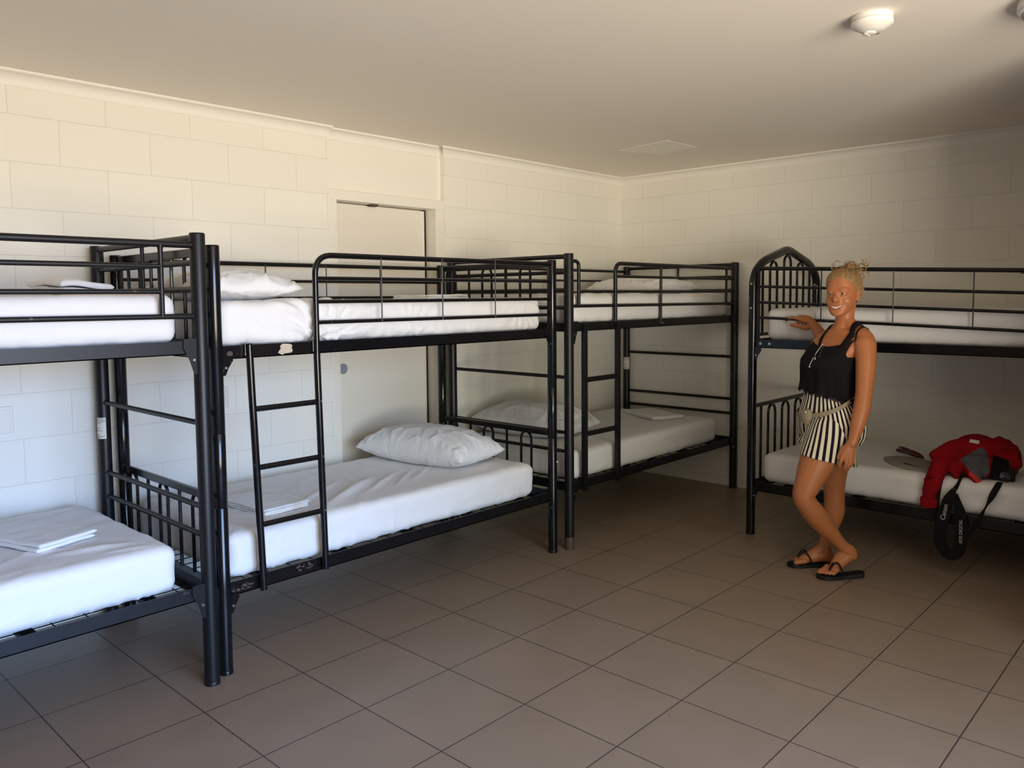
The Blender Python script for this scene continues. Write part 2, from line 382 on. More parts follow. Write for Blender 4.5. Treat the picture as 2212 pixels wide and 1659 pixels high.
t = empty('ceiling_light', (-2.315, -3.465, CZ)); tag(t, 'shallow round ceiling light at the top right edge, partly in frame', 'ceiling light')
m = MB(); m.lathe([(.185, 0), (.19, -.004), (.19, -.03), (.183, -.038), (.172, -.038)], n=56); m.build('rim', M['plastic'], t)
m = MB(); m.lathe([(.172, -.036), (.165, -.05), (.13, -.066), (.07, -.074), (.001, -.076)], n=56); m.build('diffuser', M['lampglass'], t)

# ------------------------------------------------------------------ bunk beds
def end_arches(root, X, y_list, bars, ztop, zbot, mt, r=.0075, hw=.04, name='spindle', tops=None):
    for i, y in enumerate(y_list):
        zt = tops[i] if tops else ztop
        m = MB(); pts = [(X, y-hw, zbot)]
        for k in range(13):
            a_ = PI-PI*k/12; pts.append((X, y+hw*math.cos(a_), zt-hw*1.05+hw*1.05*math.sin(a_)))
        pts.append((X, y+hw, zbot)); m.tube(pts, r, 8); m.build('arch_spindle', mt, root)
    for y, zt in bars:
        m = MB(); m.tube([(X, y, zbot), (X, y, zt)], r, 8); m.build('spindle', mt, root)

def wire_base(root, L, W, z, mt, name='wire_base'):
    m = MB()
    nx = int(L/.10); ny = int(W/.075)
    for i in range(1, nx): m.tube([(L*i/nx, .01, z-.004), (L*i/nx, W-.01, z-.004)], .0022, 5)
    for j in range(1, ny): m.tube([(.02, W*j/ny, z-.0085), (L-.02, W*j/ny, z-.0085)], .0022, 5)
    b = m.build(name, mt, root)
    for i in range(5):
        x = L*(i+.5)/5
        m = MB(); m.box((x-.022, .012, z-.030), (x+.022, W-.012, z-.0105)); m.build('cross_support', mt, root, smooth=False)
    return b

def beams(root, L, W, z0, z1, mt, zw, wire=True):
    for y, s in ((0, 1), (W, -1)):
        m = MB(); yy = y-s*.006
        m.box((.024, min(yy, yy+s*.004), z0), (L-.024, max(yy, yy+s*.004), z1))
        m.box((.024, min(yy, yy+s*.032), z0), (L-.024, max(yy, yy+s*.032), z0+.004))
        m.build('side_beam', mt, root, smooth=False)
    for x, s in ((0, 1), (L, -1)):
        m = MB(); m.box((min(x, x+s*.004), .02, z0), (max(x, x+s*.004), W-.02, z1)); m.box((min(x, x+s*.03), .02, z0), (max(x, x+s*.03), W-.02, z0+.004))
        m.build('end_beam', mt, root, smooth=False)
    if wire: wire_base(root, L, W, zw, mt)

def bracket(root, x, y, z1, s, mt, h=.13, w=.055):
    m = MB()
    pts = [(x, z1), (x+s*w, z1), (x+s*w*1.05, z1-h*.25), (x+s*w*.62, z1-h*.62), (x+s*w*.35, z1-h), (x, z1-h)]
    m.prism(pts, y-.0155, y-.0115); b = m.build('bracket', mt, root, smooth=False)
    m = MB(); m.tube([(x+s*w*.36, y-.0105, z1-h*.6), (x+s*w*.36, y-.020, z1-h*.6)], .005, 8); m.build('bolt', M['bolt'], b)

def posts(root, L, W, h, r, mt, joints=(), rustfeet=()):
    for i, (x, y) in enumerate(((0, 0), (L, 0), (0, W), (L, W))):
        m = MB(); prof = [(r*.96, 0), (r, .003), (r, .02)]
        for zj in joints: prof += [(r, zj-.003), (r*.95, zj-.001), (r*.95, zj+.001), (r, zj+.003)]
        prof += [(r, h-.006), (r*.97, h-.002), (r*.9, h)]
        m.lathe(prof, (x, y, 0), 28); p = m.build('post', mt, root, angle=60)
        m = MB(); m.lathe([(r*1.03, 0), (r*1.04, .012 if i not in rustfeet else .07), (r*1.0, .014 if i not in rustfeet else .075)], (x, y, 0), 24); m.build('foot_cap', M['rust'] if i in rustfeet else mt, p)

def sticker(root, x, y, r, z0, z1, ang0, ang1):
    m = MB(); n = 10; rs = []
    for rr in (r+.0012, r+.0004):
        for z in ((z0, z1) if rr == r+.0012 else (z1, z0)):
            rs.append([(x+rr*math.cos(ang0+(ang1-ang0)*k/n), y+rr*math.sin(ang0+(ang1-ang0)*k/n), z) for k in range(n+1)])
    vs = [p for q in rs for p in q]; N = n+1; fs = []
    for j in range(4):
        j2 = (j+1) % 4
        for k in range(n): fs.append((j*N+k, j*N+k+1, j2*N+k+1, j2*N+k))
    m.add(vs, fs); st = m.build('sticker', M['sticker'], root)
    m = MB(); rr = r+.0018; H = z1-z0
    rows = [(.95, .8), (.88, .95), (.81, .9), (.74, .6), (.67, .3), (.52, .55), (.46, .3), (.38, .75), (.2, .5), (.12, .9), (.06, .6)]
    rnd = random.Random(3)
    for f_, ln in rows:
        z = z0+H*f_; k = 0.06
        while k < ln:
            wd = rnd.uniform(.03, .09); k2 = min(k+wd, ln)
            A = [ang0+(ang1-ang0)*(k+(k2-k)*q/3) for q in range(4)]
            vs = [(x+rr*math.cos(a_), y+rr*math.sin(a_), z+dz) for dz in (-.0014, .0014) for a_ in A]
            m.cur = 1 if f_ == .38 else 0
            m.add(vs, [(q, q+1, 5+q, 4+q) for q in range(3)]); k = k2+.025
    m.build('printed_text', [M['ink'], M['inkblue']], st, smooth=False)

def bunk_A(root, mt, right_rails_reach=True, ladder=True, rust=(), back_guard=True):
    L, W, r = 1.985, .975, .028
    posts(root, L, W, 1.707, r, mt, rustfeet=rust)
    for X in (0, L):
        for z, rr in ((1.69, .0135), (1.60, .0115), (1.50, .0115), (1.40, .0115), (1.0, .0105), (.68, .0105), (.57, .0105)):
            m = MB(); m.tube([(X, .01, z), (X, W-.01, z)], rr, 12); m.build('end_rail', mt, root)
        m = MB(); m.tube([(X, W/2, 1.30), (X, W/2, 1.69)], .008, 10); m.build('end_upright', mt, root)
    beams(root, L, W, 1.262, 1.312, mt, 1.305)
    beams(root, L, W, .338, .390, mt, .383)
    for (x, s) in ((.015, 1), (L-.015, -1)):
        bracket(root, x, 0, 1.32, s, mt); bracket(root, x, 0, .40, s, mt)
    # front guard rail
    g = MB(); g.tube(fillet([(.45, -.002, 1.31), (.45, -.002, 1.662), (L-.01, -.002, 1.662)], .06, 8), .0125, 12)
    front = g.build('guard_rail', mt, root)
    g = MB(); g.tube(fillet([(.02, -.002, 1.665), (.09, -.002, 1.665), (.09, -.002, 1.408)], .035, 6), .0105, 12); g.build('guard_hook', mt, root)
    xr = L-.01 if right_rails_reach else L-.138
    for z in (1.583, 1.492):
        g = MB(); g.tube([(.45 if z > 1.5 else .09, -.002, z), (xr, -.002, z)], .009, 10); g.build('guard_bar', mt, front)
    g = MB(); g.tube([(.02, -.002, 1.408), (L-.01, -.002, 1.402)], .0095, 10); g.build('guard_bar', mt, front)
    for x, z0 in ((.96, 1.285), (L-.138, 1.402)):
        g = MB(); g.tube([(x, -.002, z0), (x, -.002, 1.42), (x, -.002, 1.64), (x, -.002, 1.662)], [.009, .009, .009, .013], 10); g.build('guard_upright', mt, front)
    m = MB(); m.tube([(.96, -.008, 1.287), (.96, -.02, 1.287)], .008, 8); m.build('bolt', M['bolt'], root)
    # back guard rail
    if back_guard:
        g = MB(); g.tube([(.01, W, 1.665), (L-.01, W, 1.665)], .0105, 10); back = g.build('guard_rail', mt, root)
        for z in (1.585, 1.495):
            g = MB(); g.tube([(.01, W, z), (L-.01, W, z)], .008, 8); g.build('guard_bar', mt, back)
        g = MB(); g.tube([(.97, W, 1.30), (.97, W, 1.665)], .008, 8); g.build('guard_upright', mt, back)
    if ladder:
        lad = MB(); q = .014
        lad.box((.117-q, -.036, .325), (.117+q, -.008, 1.305)); la = lad.build('ladder', mt, root, smooth=False, bevel=.002)
        m = MB(); m.box((.447-q, -.036, .328), (.447+q, -.008, 1.305)); m.build('ladder_stringer', mt, la, smooth=False, bevel=.002)
        for z in (.978, .660):
            m = MB(); m.box((.131, -.031, z-.014), (.433, -.011, z+.014)); m.build('ladder_rung', mt, la, smooth=False, bevel=.002)
    return L, W

def bunk_B(root, mt):
    L, W, r = 1.995, .925, .0262
    posts(root, L, W, 1.668, r, mt, joints=(.66, .947))
    ys = [.115, .425, .735]; bars = [.27, .58]
    for X in (0, L):
        m = MB(); m.box((X-.008, .02, 1.627), (X+.008, W-.02, 1.663)); m.build('head_rail', mt, root, smooth=False, bevel=.004)
        m = MB(); m.box((X-.009, .02, .672), (X+.009, W-.02, .704)); m.build('head_rail', mt, root, smooth=False, bevel=.004)
        yy = [W-a_ for a_ in (.80, .49, .12)] if False else [.20, .51, .82]
        yy = [W-(.10), W-.415, W-.725]
        bb = [W-.26, W-.57, W-.87]
        end_arches(root, X, yy, [(b, 1.63) for b in bb[:2]], 1.640, 1.27, mt)
        end_arches(root, X, yy, [(b, .68) for b in bb[:2]], .678, .35, mt)
    beams(root, L, W, 1.232, 1.284, mt, 1.278)
    beams(root, L, W, .302, .357, mt, .350)
    for (x, s) in ((.015, 1), (L-.015, -1)):
        bracket(root, x, 0, 1.245, s, mt, .075, .045); bracket(root, x, 0, .312, s, mt, .075, .04)
    g = MB(); g.tube(fillet([(.44, -.016, 1.24), (.44, -.016, 1.645), (L-.005, -.004, 1.645)], .085, 9), .0125, 14); fr = g.build('guard_rail', mt, root)
    for z in (1.548, 1.450, 1.363):
        g = MB(); g.tube([(.44, -.014, z), (L-.01, -.004, z)], .0085, 10); g.build('guard_bar', mt, fr)
    for x in (.782, 1.15, 1.516):
        g = MB(); g.tube([(x, -.022, 1.355), (x, -.022, 1.65)], .0033, 6); g.build('guard_wire', M['metal_matte'], fr)
    g = MB(); g.tube([(.01, W, 1.646), (L-.01, W, 1.646)], .0115, 12); bk = g.build('guard_rail', mt, root)
    for z in (1.558, 1.468, 1.375):
        g = MB(); g.tube([(.01, W, z), (L-.01, W, z)], .008, 10); g.build('guard_bar', mt, bk)
    for x in (.75, 1.126, 1.502):
        g = MB(); g.tube([(x, W-.01, 1.37), (x, W-.01, 1.646)], .0033, 6); g.build('guard_wire', M['metal_matte'], bk)
    g = MB(); g.tube([(.155, -.030, .300), (.150, -.029, .50), (.132, -.024, 1.10), (.127, -.0235, 1.286)], .0145, 14)
    la = g.build('ladder', mt, root)
    g = MB(); g.tube([(.448, -.030, .310), (.445, -.029, .50), (.436, -.024, 1.10), (.434, -.0235, 1.240)], .0145, 14); g.build('ladder_stringer', mt, la)
    for x in (.127, .434):
        g = MB(); g.box((x-.016, -.020, 1.240), (x+.016, .004, 1.290)); g.build('ladder_hook', mt, la, smooth=False, bevel=.003)
    for z, xa, xb in ((1.03, .144, .422), (.795, .150, .426), (.563, .156, .430)):
        g = MB(); g.tube([(xa, -.026, z), (xb, -.026, z)], .0115, 12); rg = g.build('ladder_rung', mt, la)
        g = MB(); g.tube([(xb+.014, -.040, z+.004), (xb+.014, -.046, z+.004)], .0045, 8); g.build('rivet', M['bolt'], rg)
    m = MB(); m.tube([(.052, -.006, 1.252), (.052, -.012, 1.252)], .012, 14); m.build('bolt', M['rust'], root)
    # chipped label remnant on the upper beam
    m = MB(); pts = [(.262, 1.246), (.275, 1.262), (.272, 1.272), (.283, 1.281), (.315, 1.279), (.328, 1.274), (.325, 1.262), (.330, 1.250), (.322, 1.243), (.290, 1.241), (.284, 1.236), (.272, 1.240)]
    m.prism(pts, -.0075, -.0062); m.build('label_remnant', M['remnant'], root, smooth=False)
    m = MB(); m.box((L+.004, -.0275, .522), (L+.018, -.0245, .530)); m.build('paint_chip', M['sticker'], root, smooth=False)
    # scraped paint on the lower beam near the ladder
    rnd = random.Random(5)
    for cx, cz, n_ in ((.075, .325, 8), (.36, .335, 9)):
        m = MB()
        for k in range(n_):
            x = cx+rnd.uniform(-.035, .04); z = cz+rnd.uniform(-.010, .012); a_ = rnd.uniform(.008, .018); b_ = rnd.uniform(.003, .007)
            m.prism([(x-a_, z), (x-a_*.3, z+b_), (x+a_, z+b_*.4), (x+a_*.4, z-b_)], -.0072, -.0062)
        m.build('paint_scrape', M['rust'], root, smooth=False)
    return L, W

def bunk_C(root, mt):
    L, W, r = 1.99, .945, .0262
    for X in (0, L):
        m = MB()
        path = [(X, 0, 0), (X, 0, 1.30), (X, 0, 1.50)]
        path = fillet([(X, 0, 0), (X, 0, 1.585), (X, .12, 1.668), (X, W/2, 1.755), (X, W-.12, 1.668), (X, W, 1.585), (X, W, 0)], [.14, .07, .06, .07, .14], 8)
        m.tube(path, r, 20); fr = m.build('end_frame', mt, root, angle=60)
        for y in (0, W):
            m = MB(); m.lathe([(r*1.04, 0), (r*1.05, .012), (r, .014)], (X, y, 0), 20); m.build('foot_cap', M['rubber'], fr)
            for z in (1.53, 1.385):
                m = MB(); m.tube([(X, y-r-.004, z), (X, y-r+.004, z)], .006, 8); m.build('rivet', M['bolt'], fr)
        sg = .1; y0 = .125
        end_arches(root, X, [y0+1.5*sg, y0+3.5*sg, y0+5.5*sg], [(y0, 1.625), (y0+7*sg, 1.625)], 0, 1.225, mt, r=.0085, hw=.05, tops=[1.67, 1.715, 1.67])
        m = MB(); m.tube([(X, .01, 1.222), (X, W-.01, 1.222)], .0105, 10); m.build('end_rail', mt, root)
        m = MB(); m.box((X-.01, .015, .775), (X+.01, W-.015, .80)); m.build('end_rail', mt, root, smooth=False, bevel=.004)
        end_arches(root, X, [y0+1.5*sg, y0+3.5*sg, y0+5.5*sg], [(y0, .78), (y0+7*sg, .78)], .772, .33, mt, r=.0085, hw=.05)
    beams(root, L, W, 1.145, 1.197, mt, 1.19)
    beams(root, L, W, .272, .330, mt, .325)
    for (x, s) in ((.015, 1), (L-.015, -1)):
        bracket(root, x, 0, 1.150, s, mt, .08, .045); bracket(root, x, 0, .30, s, mt, .09, .04)
    for x in (.055, .112):
        m = MB(); m.tube([(x, -.006, 1.172), (x, -.012, 1.172)], .0085, 12); m.build('bolt', M['bolt'], root)
    f = lambda z, x: z-.036*(x-.41)/.95
    g = MB(); g.tube([(.04, -.006, f(1.607, .04)), (L-.04, -.006, f(1.607, L-.04))], .0115, 12); fr = g.build('guard_rail', mt, root)
    for z in (1.499, 1.405, 1.314):
        g = MB(); g.tube([(.03, -.006, f(z, .03)), (L-.03, -.006, f(z, L-.03))], .0085, 10); g.build('guard_bar', mt, fr)
    for x in (.415, .80, 1.18, 1.56):
        g = MB(); g.tube([(x, -.012, f(1.314, x)), (x, -.012, f(1.607, x))], .0033, 6); g.build('guard_wire', M['metal_matte'], fr)
    for x in (.042, L-.042):
        g = MB(); g.box((x-.012, -.012, 1.19), (x+.006, -.003, f(1.61, x))); g.build('guard_upright', mt, fr, smooth=False, bevel=.002)
    return L, W

b1 = empty('bunk_bed', (-6.182, -1.062, 0)); tag(b1, 'matte black steel bunk bed at far left, nearest to the camera, cut by frame', 'bunk bed')
bunk_A(b1, M['metal_matte'], right_rails_reach=False, back_guard=False)
sticker(b1, 1.985, .975, .028, .835, .932, math.radians(-205), math.radians(-95))
b2 = empty('bunk_bed', (-4.120, -1.022, 0)); tag(b2, 'glossy black bunk bed in front of the door, with ladder and curved guard rail', 'bunk bed')
bunk_B(b2, M['metal_gloss'])
b3 = empty('bunk_bed', (-2.020, -1.060, 0)); tag(b3, 'matte black bunk bed in the room corner with square-tube ladder', 'bunk bed')
bunk_A(b3, M['metal_matte'], rust=(0,))
sticker(b3, 1.985, .975, .028, .855, .955, math.radians(-205), math.radians(-95))
b4 = empty('bunk_bed', (-1.045, -1.70, 0), -PI/2); tag(b4, 'black bunk bed with arched headboard behind the standing woman', 'bunk bed')
bunk_C(b4, M['metal_gloss'])

# ------------------------------------------------------------------ mattresses
def fbm(p, sc, seed=0, oct=3):
    v = 0; a_ = 1; q = Vector(p)*sc+Vector((seed*13.1, seed*7.7, seed*3.3))
    for _ in range(oct): v += a_*noise.noise(q); q = q*2.03; a_ *= .5
    return v

def ridge(p, sc, seed=0):
    q = Vector(p); q = Vector((q.x*sc[0], q.y*sc[1], q.z*sc[2]))+Vector((seed*13.1, seed*7.7, seed*3.3))
    v = 1-abs(noise.noise(q))*2.2
    return max(0, v)**3

def mattress(name, loc, l, w, h, label, seed, rz=0, rad=.045, gathers=(), creases=(), sag=.006, res=.022):
    nx, ny, nz = int(l/res), int(w/res), 9 if res > .015 else 14
    vs = {}; V = []; F = []
    def P(i, j, k):
        key = (i, j, k)
        if key in vs: return vs[key]
        def co(t, n, Lh):        # denser near the edges
            return t/n*Lh
        x, y, z = i/nx*l, j/ny*w, k/nz*h
        # pull edge rows so the rounding has enough vertices
        c = Vector((min(max(x, rad), l-rad), min(max(y, rad), w-rad), min(max(z, rad*.9), h-rad*.9)))
        p = Vector((x, y, z)); d = p-c
        if d.length > 1e-6:
            dd = Vector((d.x/rad, d.y/rad, d.z/(rad*.9))); mx = max(abs(dd.x), abs(dd.y), abs(dd.z)); s_ = mx/dd.length
            p = c+Vector((d.x*s_, d.y*s_, d.z*s_))
        nrm = (d.normalized() if d.length > 1e-6 else Vector((0, 0, 1)))
        cen = Vector((l/2, w/2, 0))
        # large soft waves + tension creases + hem puckers
        amt = .0035*fbm(p, 2.2, seed)
        amt += .0040*ridge((p.x*.8+p.y*.5, p.y*.8-p.x*.4, p.z), (1.6, 7.0, 8.0), seed+1)*(.5+.5*(z/h))+.0022*ridge(p, (9, 3, 5), seed+8)
        if z < h*.55: amt += .0070*ridge((p.x, p.y, p.z*.4), (16, 16, 3), seed+2)*(1-z/(h*.55))
        for gx, gy, gz, st in gathers:
            dx, dy, dz = p.x-gx, p.y-gy, p.z-gz; dist = math.sqrt(dx*dx+dy*dy+dz*dz)+1e-4
            if dist < .55:
                ang = math.atan2(dz+(p.y-gy)*.8, dx)
                amt += st*math.sin(ang*17+3*noise.noise(p*6))*math.exp(-dist/.16)*min(1, dist/.05)
        for (ax, ay), (bx, by), st, wd in creases:
            if k == nz or z > h*.9:
                A = Vector((ax, ay)); B = Vector((bx, by)); q = Vector((p.x, p.y)); t_ = max(0, min(1, (q-A).dot(B-A)/(B-A).length_squared))
                dd_ = (q-(A+(B-A)*t_)).length
                amt += st*math.exp(-(dd_/wd)**2)*math.sin(PI*min(1, t_*1.1+.05))
        p = p+nrm*amt
        if k == nz: p.z -= sag*math.sin(PI*min(1, max(0, x/l)))*math.sin(PI*min(1, max(0, y/w)))
        if k == 0: p.z = max(p.z, 0.0)
        p.z = max(p.z, 0.0)
        vs[key] = len(V); V.append(tuple(p)); return vs[key]
    for i in range(nx):
        for j in range(ny):
            F.append((P(i, j, nz), P(i+1, j, nz), P(i+1, j+1, nz), P(i, j+1, nz)))
            F.append((P(i, j, 0), P(i, j+1, 0), P(i+1, j+1, 0), P(i+1, j, 0)))
    for k in range(nz):
        for i in range(nx):
            F.append((P(i, 0, k), P(i+1, 0, k), P(i+1, 0, k+1), P(i, 0, k+1)))
            F.append((P(i, ny, k), P(i, ny, k+1), P(i+1, ny, k+1), P(i+1, ny, k)))
        for j in range(ny):
            F.append((P(0, j, k), P(0, j, k+1), P(0, j+1, k+1), P(0, j+1, k)))
            F.append((P(nx, j, k), P(nx, j+1, k), P(nx, j+1, k+1), P(nx, j, k+1)))
    m = MB(); m.add(V, F); ob = m.build(name, M['sheet'], angle=180)
    ob.location = loc; ob.rotation_euler = (0, 0, rz); tag(ob, label, 'mattress'); return ob

mattress('mattress', (-6.13, -1.035, .384), 1.83, .93, .175, 'white sheeted mattress on the lower bed of the far left bunk', 1, res=.013, creases=[((1.45, .22), (1.80, .12), .012, .020), ((1.40, .32), (1.72, .16), .009, .014), ((1.60, .10), (1.80, .06), .008, .010)])
mattress('mattress', (-6.13, -1.035, 1.306), 1.865, .93, .175, 'white sheeted mattress on the upper bed of the far left bunk', 2)
mattress('mattress', (-4.075, -1.000, .352), 1.825, .88, .178, 'white sheeted mattress on the lower bed in front of the door', 3,
         res=.012, creases=[((.50, .10), (1.15, .52), .020, .024), ((.42, .22), (.95, .55), .012, .015), ((.80, .18), (1.30, .52), .013, .014), ((.95, .16), (1.38, .50), .009, .011), ((1.1, .2), (1.45, .45), .008, .010), ((.20, .35), (.60, .62), .009, .016)])
mattress('mattress', (-4.085, -1.000, 1.280), 1.90, .88, .175, 'white sheeted upper mattress behind the curved guard rail, crumpled by the ladder', 4,
         res=.012, gathers=[(.43, 0, .01, .016), (.52, 0, .03, .013), (.95, 0, .0, .007), (1.75, 0, .16, .008)])
mattress('mattress', (-1.955, -1.035, .385), 1.72, .93, .170, 'white sheeted mattress on the lower bed in the room corner', 5)
mattress('mattress', (-1.965, -1.035, 1.307), 1.87, .93, .170, 'white sheeted mattress on the upper bed in the room corner', 6, gathers=[(.05, 0, .12, .008), (.7, 0, .08, .005)])
mattress('mattress', (-1.015, -1.755, .327), 1.88, .90, .172, 'white sheeted mattress on the lower bed behind the woman, holding the red jacket', 7, rz=-PI/2)
mattress('mattress', (-1.015, -1.765, 1.192), 1.87, .90, .186, 'white sheeted mattress on the upper bed that the woman leans on', 8, rz=-PI/2)

# ------------------------------------------------------------------ pillows
def pillow(loc, l, w, h, rot, label, seed, fold=0):
    nu, nv = 84, 56; V = []; F = []
    def prof(u, v):
        a_ = max(0, 1-abs(u)**2.6); b_ = max(0, 1-abs(v)**2.4)
        return (a_**.50)*(b_**.55)
    idx = {}
    for s in (1, -1):
        for i in range(nu+1):
            for j in range(nv+1):
                u = -1+2*i/nu; v = -1+2*j/nv
                if s == -1 and (i in (0, nu) or j in (0, nv)): idx[(s, i, j)] = idx[(1, i, j)]; continue
                # concave seams, pointed corners
                x = u*l/2*(1-.055*(1-v*v)*abs(u)**3); y = v*w/2*(1-.07*(1-u*u)*abs(v)**3)
                t_ = prof(u, v); p = Vector((x, y, 0))
                z = s*t_*h*(.62 if s > 0 else .38)
                edge = 1-t_
                wr = .016*ridge((x, y, s), (7, 10, 1), seed)*(.25+edge) + .012*ridge((x*math.cos(.6)+y*math.sin(.6), y, s), (22, 8, 1), seed+4)*(.3+edge) + .010*fbm((x, y, s), 4, seed)
                z += wr*min(1, t_*3)*(1 if s > 0 else .3)
                if edge > .5: z += .008*noise.noise(Vector((x*30, y*30, seed)))*(1-abs(t_-.3))
                if s < 0: z = max(z, -h*.30)
                idx[(s, i, j)] = len(V); V.append((x, y, z+h*.30+.004))
    for i in range(nu):
        for j in range(nv):
            F.append((idx[(1, i, j)], idx[(1, i+1, j)], idx[(1, i+1, j+1)], idx[(1, i, j+1)]))
            q = (idx[(-1, i, j)], idx[(-1, i, j+1)], idx[(-1, i+1, j+1)], idx[(-1, i+1, j)])
            if len(set(q)) >= 3: F.append(q)
    m = MB(); m.add(V, F); ob = m.build('pillow', M['pillow'], angle=180); ob.location = loc; ob.rotation_euler = rot
    tag(ob, label, 'pillow'); return ob
pillow((-2.575, -.475, .527), .79, .41, .225, (0, 0, math.radians(-82)), 'plump white pillow on the lower bed in front of the door', 11)
pillow((-3.84, -.52, 1.456), .74, .50, .145, (0, 0, math.radians(80)), 'white pillow on the upper bed above the ladder, left end', 12)
pillow((-1.60, -.42, .553), .76, .48, .23, (0, 0, math.radians(97)), 'white pillow on the lower bed in the room corner', 13)
pillow((-.46, -.52, 1.475), .70, .50, .14, (0, 0, math.radians(88)), 'white pillow on the upper bed in the room corner', 14)
pillow((-.56, -3.42, .497), .70, .50, .15, (0, 0, math.radians(12)), 'white pillow at the right frame edge beside the red jacket', 15)

# ------------------------------------------------------------------ folded linen
def folded(loc, l, w, h, n, rz, label, seed, bulge=0, skew=0, cat='sheet'):
    root = None; m = MB(); th = h/n
    for q in range(n):
        nu, nv = 28, 20; dx = random.Random(seed+q).uniform(-.006, .006); dl = random.Random(seed*3+q).uniform(-.012, .004)
        rs = []; N = 8
        for i in range(nu+1):
            u = i/nu; ring = []
            # cross-section across w: rounded flat strip
            for k in range(2*nv+2*N):
                pass
        V = []; F = []
        def zt(x, y): return bulge*math.exp(-((x/l+.25)**2*9+(y/w)**2*3))*(q+1)/n + .003*noise.noise(Vector((x*14, y*14, seed+q)))
        sec = []
        for k in range(9): a_ = -PI/2+PI*k/8; sec.append((w/2+th*.5*math.cos(a_)-th*.5, th*.5+th*.5*math.sin(a_)))
        for k in range(1, nv): sec.append((w/2-w*k/nv, th))
        for k in range(9): a_ = PI/2+PI*k/8; sec.append((-w/2+th*.5*math.cos(a_)+th*.5, th*.5+th*.5*math.sin(a_)))
        for k in range(1, nv): sec.append((-w/2+w*k/nv, 0))
        for i in range(nu+1):
            u = i/nu; x = -l/2+dx+(l+dl)*u; e_ = min(1, min(u, 1-u)*18); sq = .35+.65*math.sqrt(max(0, 1-(1-e_)**2))
            rs.append([(x, y+skew*x, q*th+(z_-th/2)*sq+th/2+zt(x, y)) for y, z_ in sec])
        m.rings(rs)
    ob = m.build('folded_sheet', M['linen'], angle=60); ob.location = loc; ob.rotation_euler = (0, 0, rz); tag(ob, label, cat); return ob
folded((-4.635, -.545, .562), .235, .41, .028, 2, math.radians(17), 'folded white sheet on the lower bed of the far left bunk', 21)
folded((-3.735, -.665, .531), .235, .36, .030, 3, math.radians(3), 'folded white sheet on the lower bed, seen through the ladder', 22)
folded((-.44, -.60, .557), .27, .42, .024, 2, math.radians(-25), 'folded white sheet on the lower bed in the room corner', 23)
folded((-4.475, -.60, 1.480), .205, .26, .045, 2, math.radians(8), 'rumpled white sheet bundle on the upper bed of the far left bunk', 24, bulge=.03)
folded((-2.68, -.55, 1.455), .16, .30, .022, 2, 0, 'folded white sheet at the right end of the upper bed in front of the door', 25)
folded((-2.40, -.45, 1.455), .14, .22, .026, 2, .4, 'small folded white cloth beside the arched headboard, upper bed before the door', 26)

# ------------------------------------------------------------------ voxel union helper
def remesh(mb, name, voxel, smooth_it=4, fac=.5):
    tmp = mb.build(name+'_tmp', M['skin'], angle=180)
    md = tmp.modifiers.new('r', 'REMESH'); md.mode = 'VOXEL'; md.voxel_size = voxel
    if smooth_it: s_ = tmp.modifiers.new('s', 'SMOOTH'); s_.factor = fac; s_.iterations = smooth_it
    bpy.context.view_layer.update()
    dg = bpy.context.evaluated_depsgraph_get()
    me = bpy.data.meshes.new_from_object(tmp.evaluated_get(dg)); me.name = name
    old = tmp.data; bpy.data.objects.remove(tmp); bpy.data.meshes.remove(old)
    me.materials.clear(); me.shade_smooth()
    return me

def catmull(pts, n=6):
    P = [Vector(p) for p in pts]; out = []
    for i in range(len(P)-1):
        p0, p1, p2, p3 = P[max(i-1, 0)], P[i], P[i+1], P[min(i+2, len(P)-1)]
        for k in range(n):
            t_ = k/n; out.append(.5*((2*p1)+(p2-p0)*t_+(2*p0-5*p1+4*p2-p3)*t_**2+(3*p1-p0-3*p2+p3)*t_**3))
    out.append(P[-1]); return out
def limb(mb, pts, radii, n=16, sub=6, flat=1.0, upv=None):
    P = catmull(pts, sub); R = [v.x for v in catmull([(r_, 0, 0) for r_ in radii], sub)]
    # round caps
    t0 = (P[0]-P[1]).normalized(); t1 = (P[-1]-P[-2]).normalized(); A = []; RA = []
    for k in range(5, 0, -1):
        a_ = k/6*PI/2; A.append(P[0]+t0*R[0]*math.sin(a_)); RA.append(R[0]*math.cos(a_))
    B = []; RB = []
    for k in range(1, 6):
        a_ = k/6*PI/2; B.append(P[-1]+t1*R[-1]*math.sin(a_)); RB.append(R[-1]*math.cos(a_))
    mb.tube(A+P+B, RA+R+RB, n, flat=flat, upv=upv)

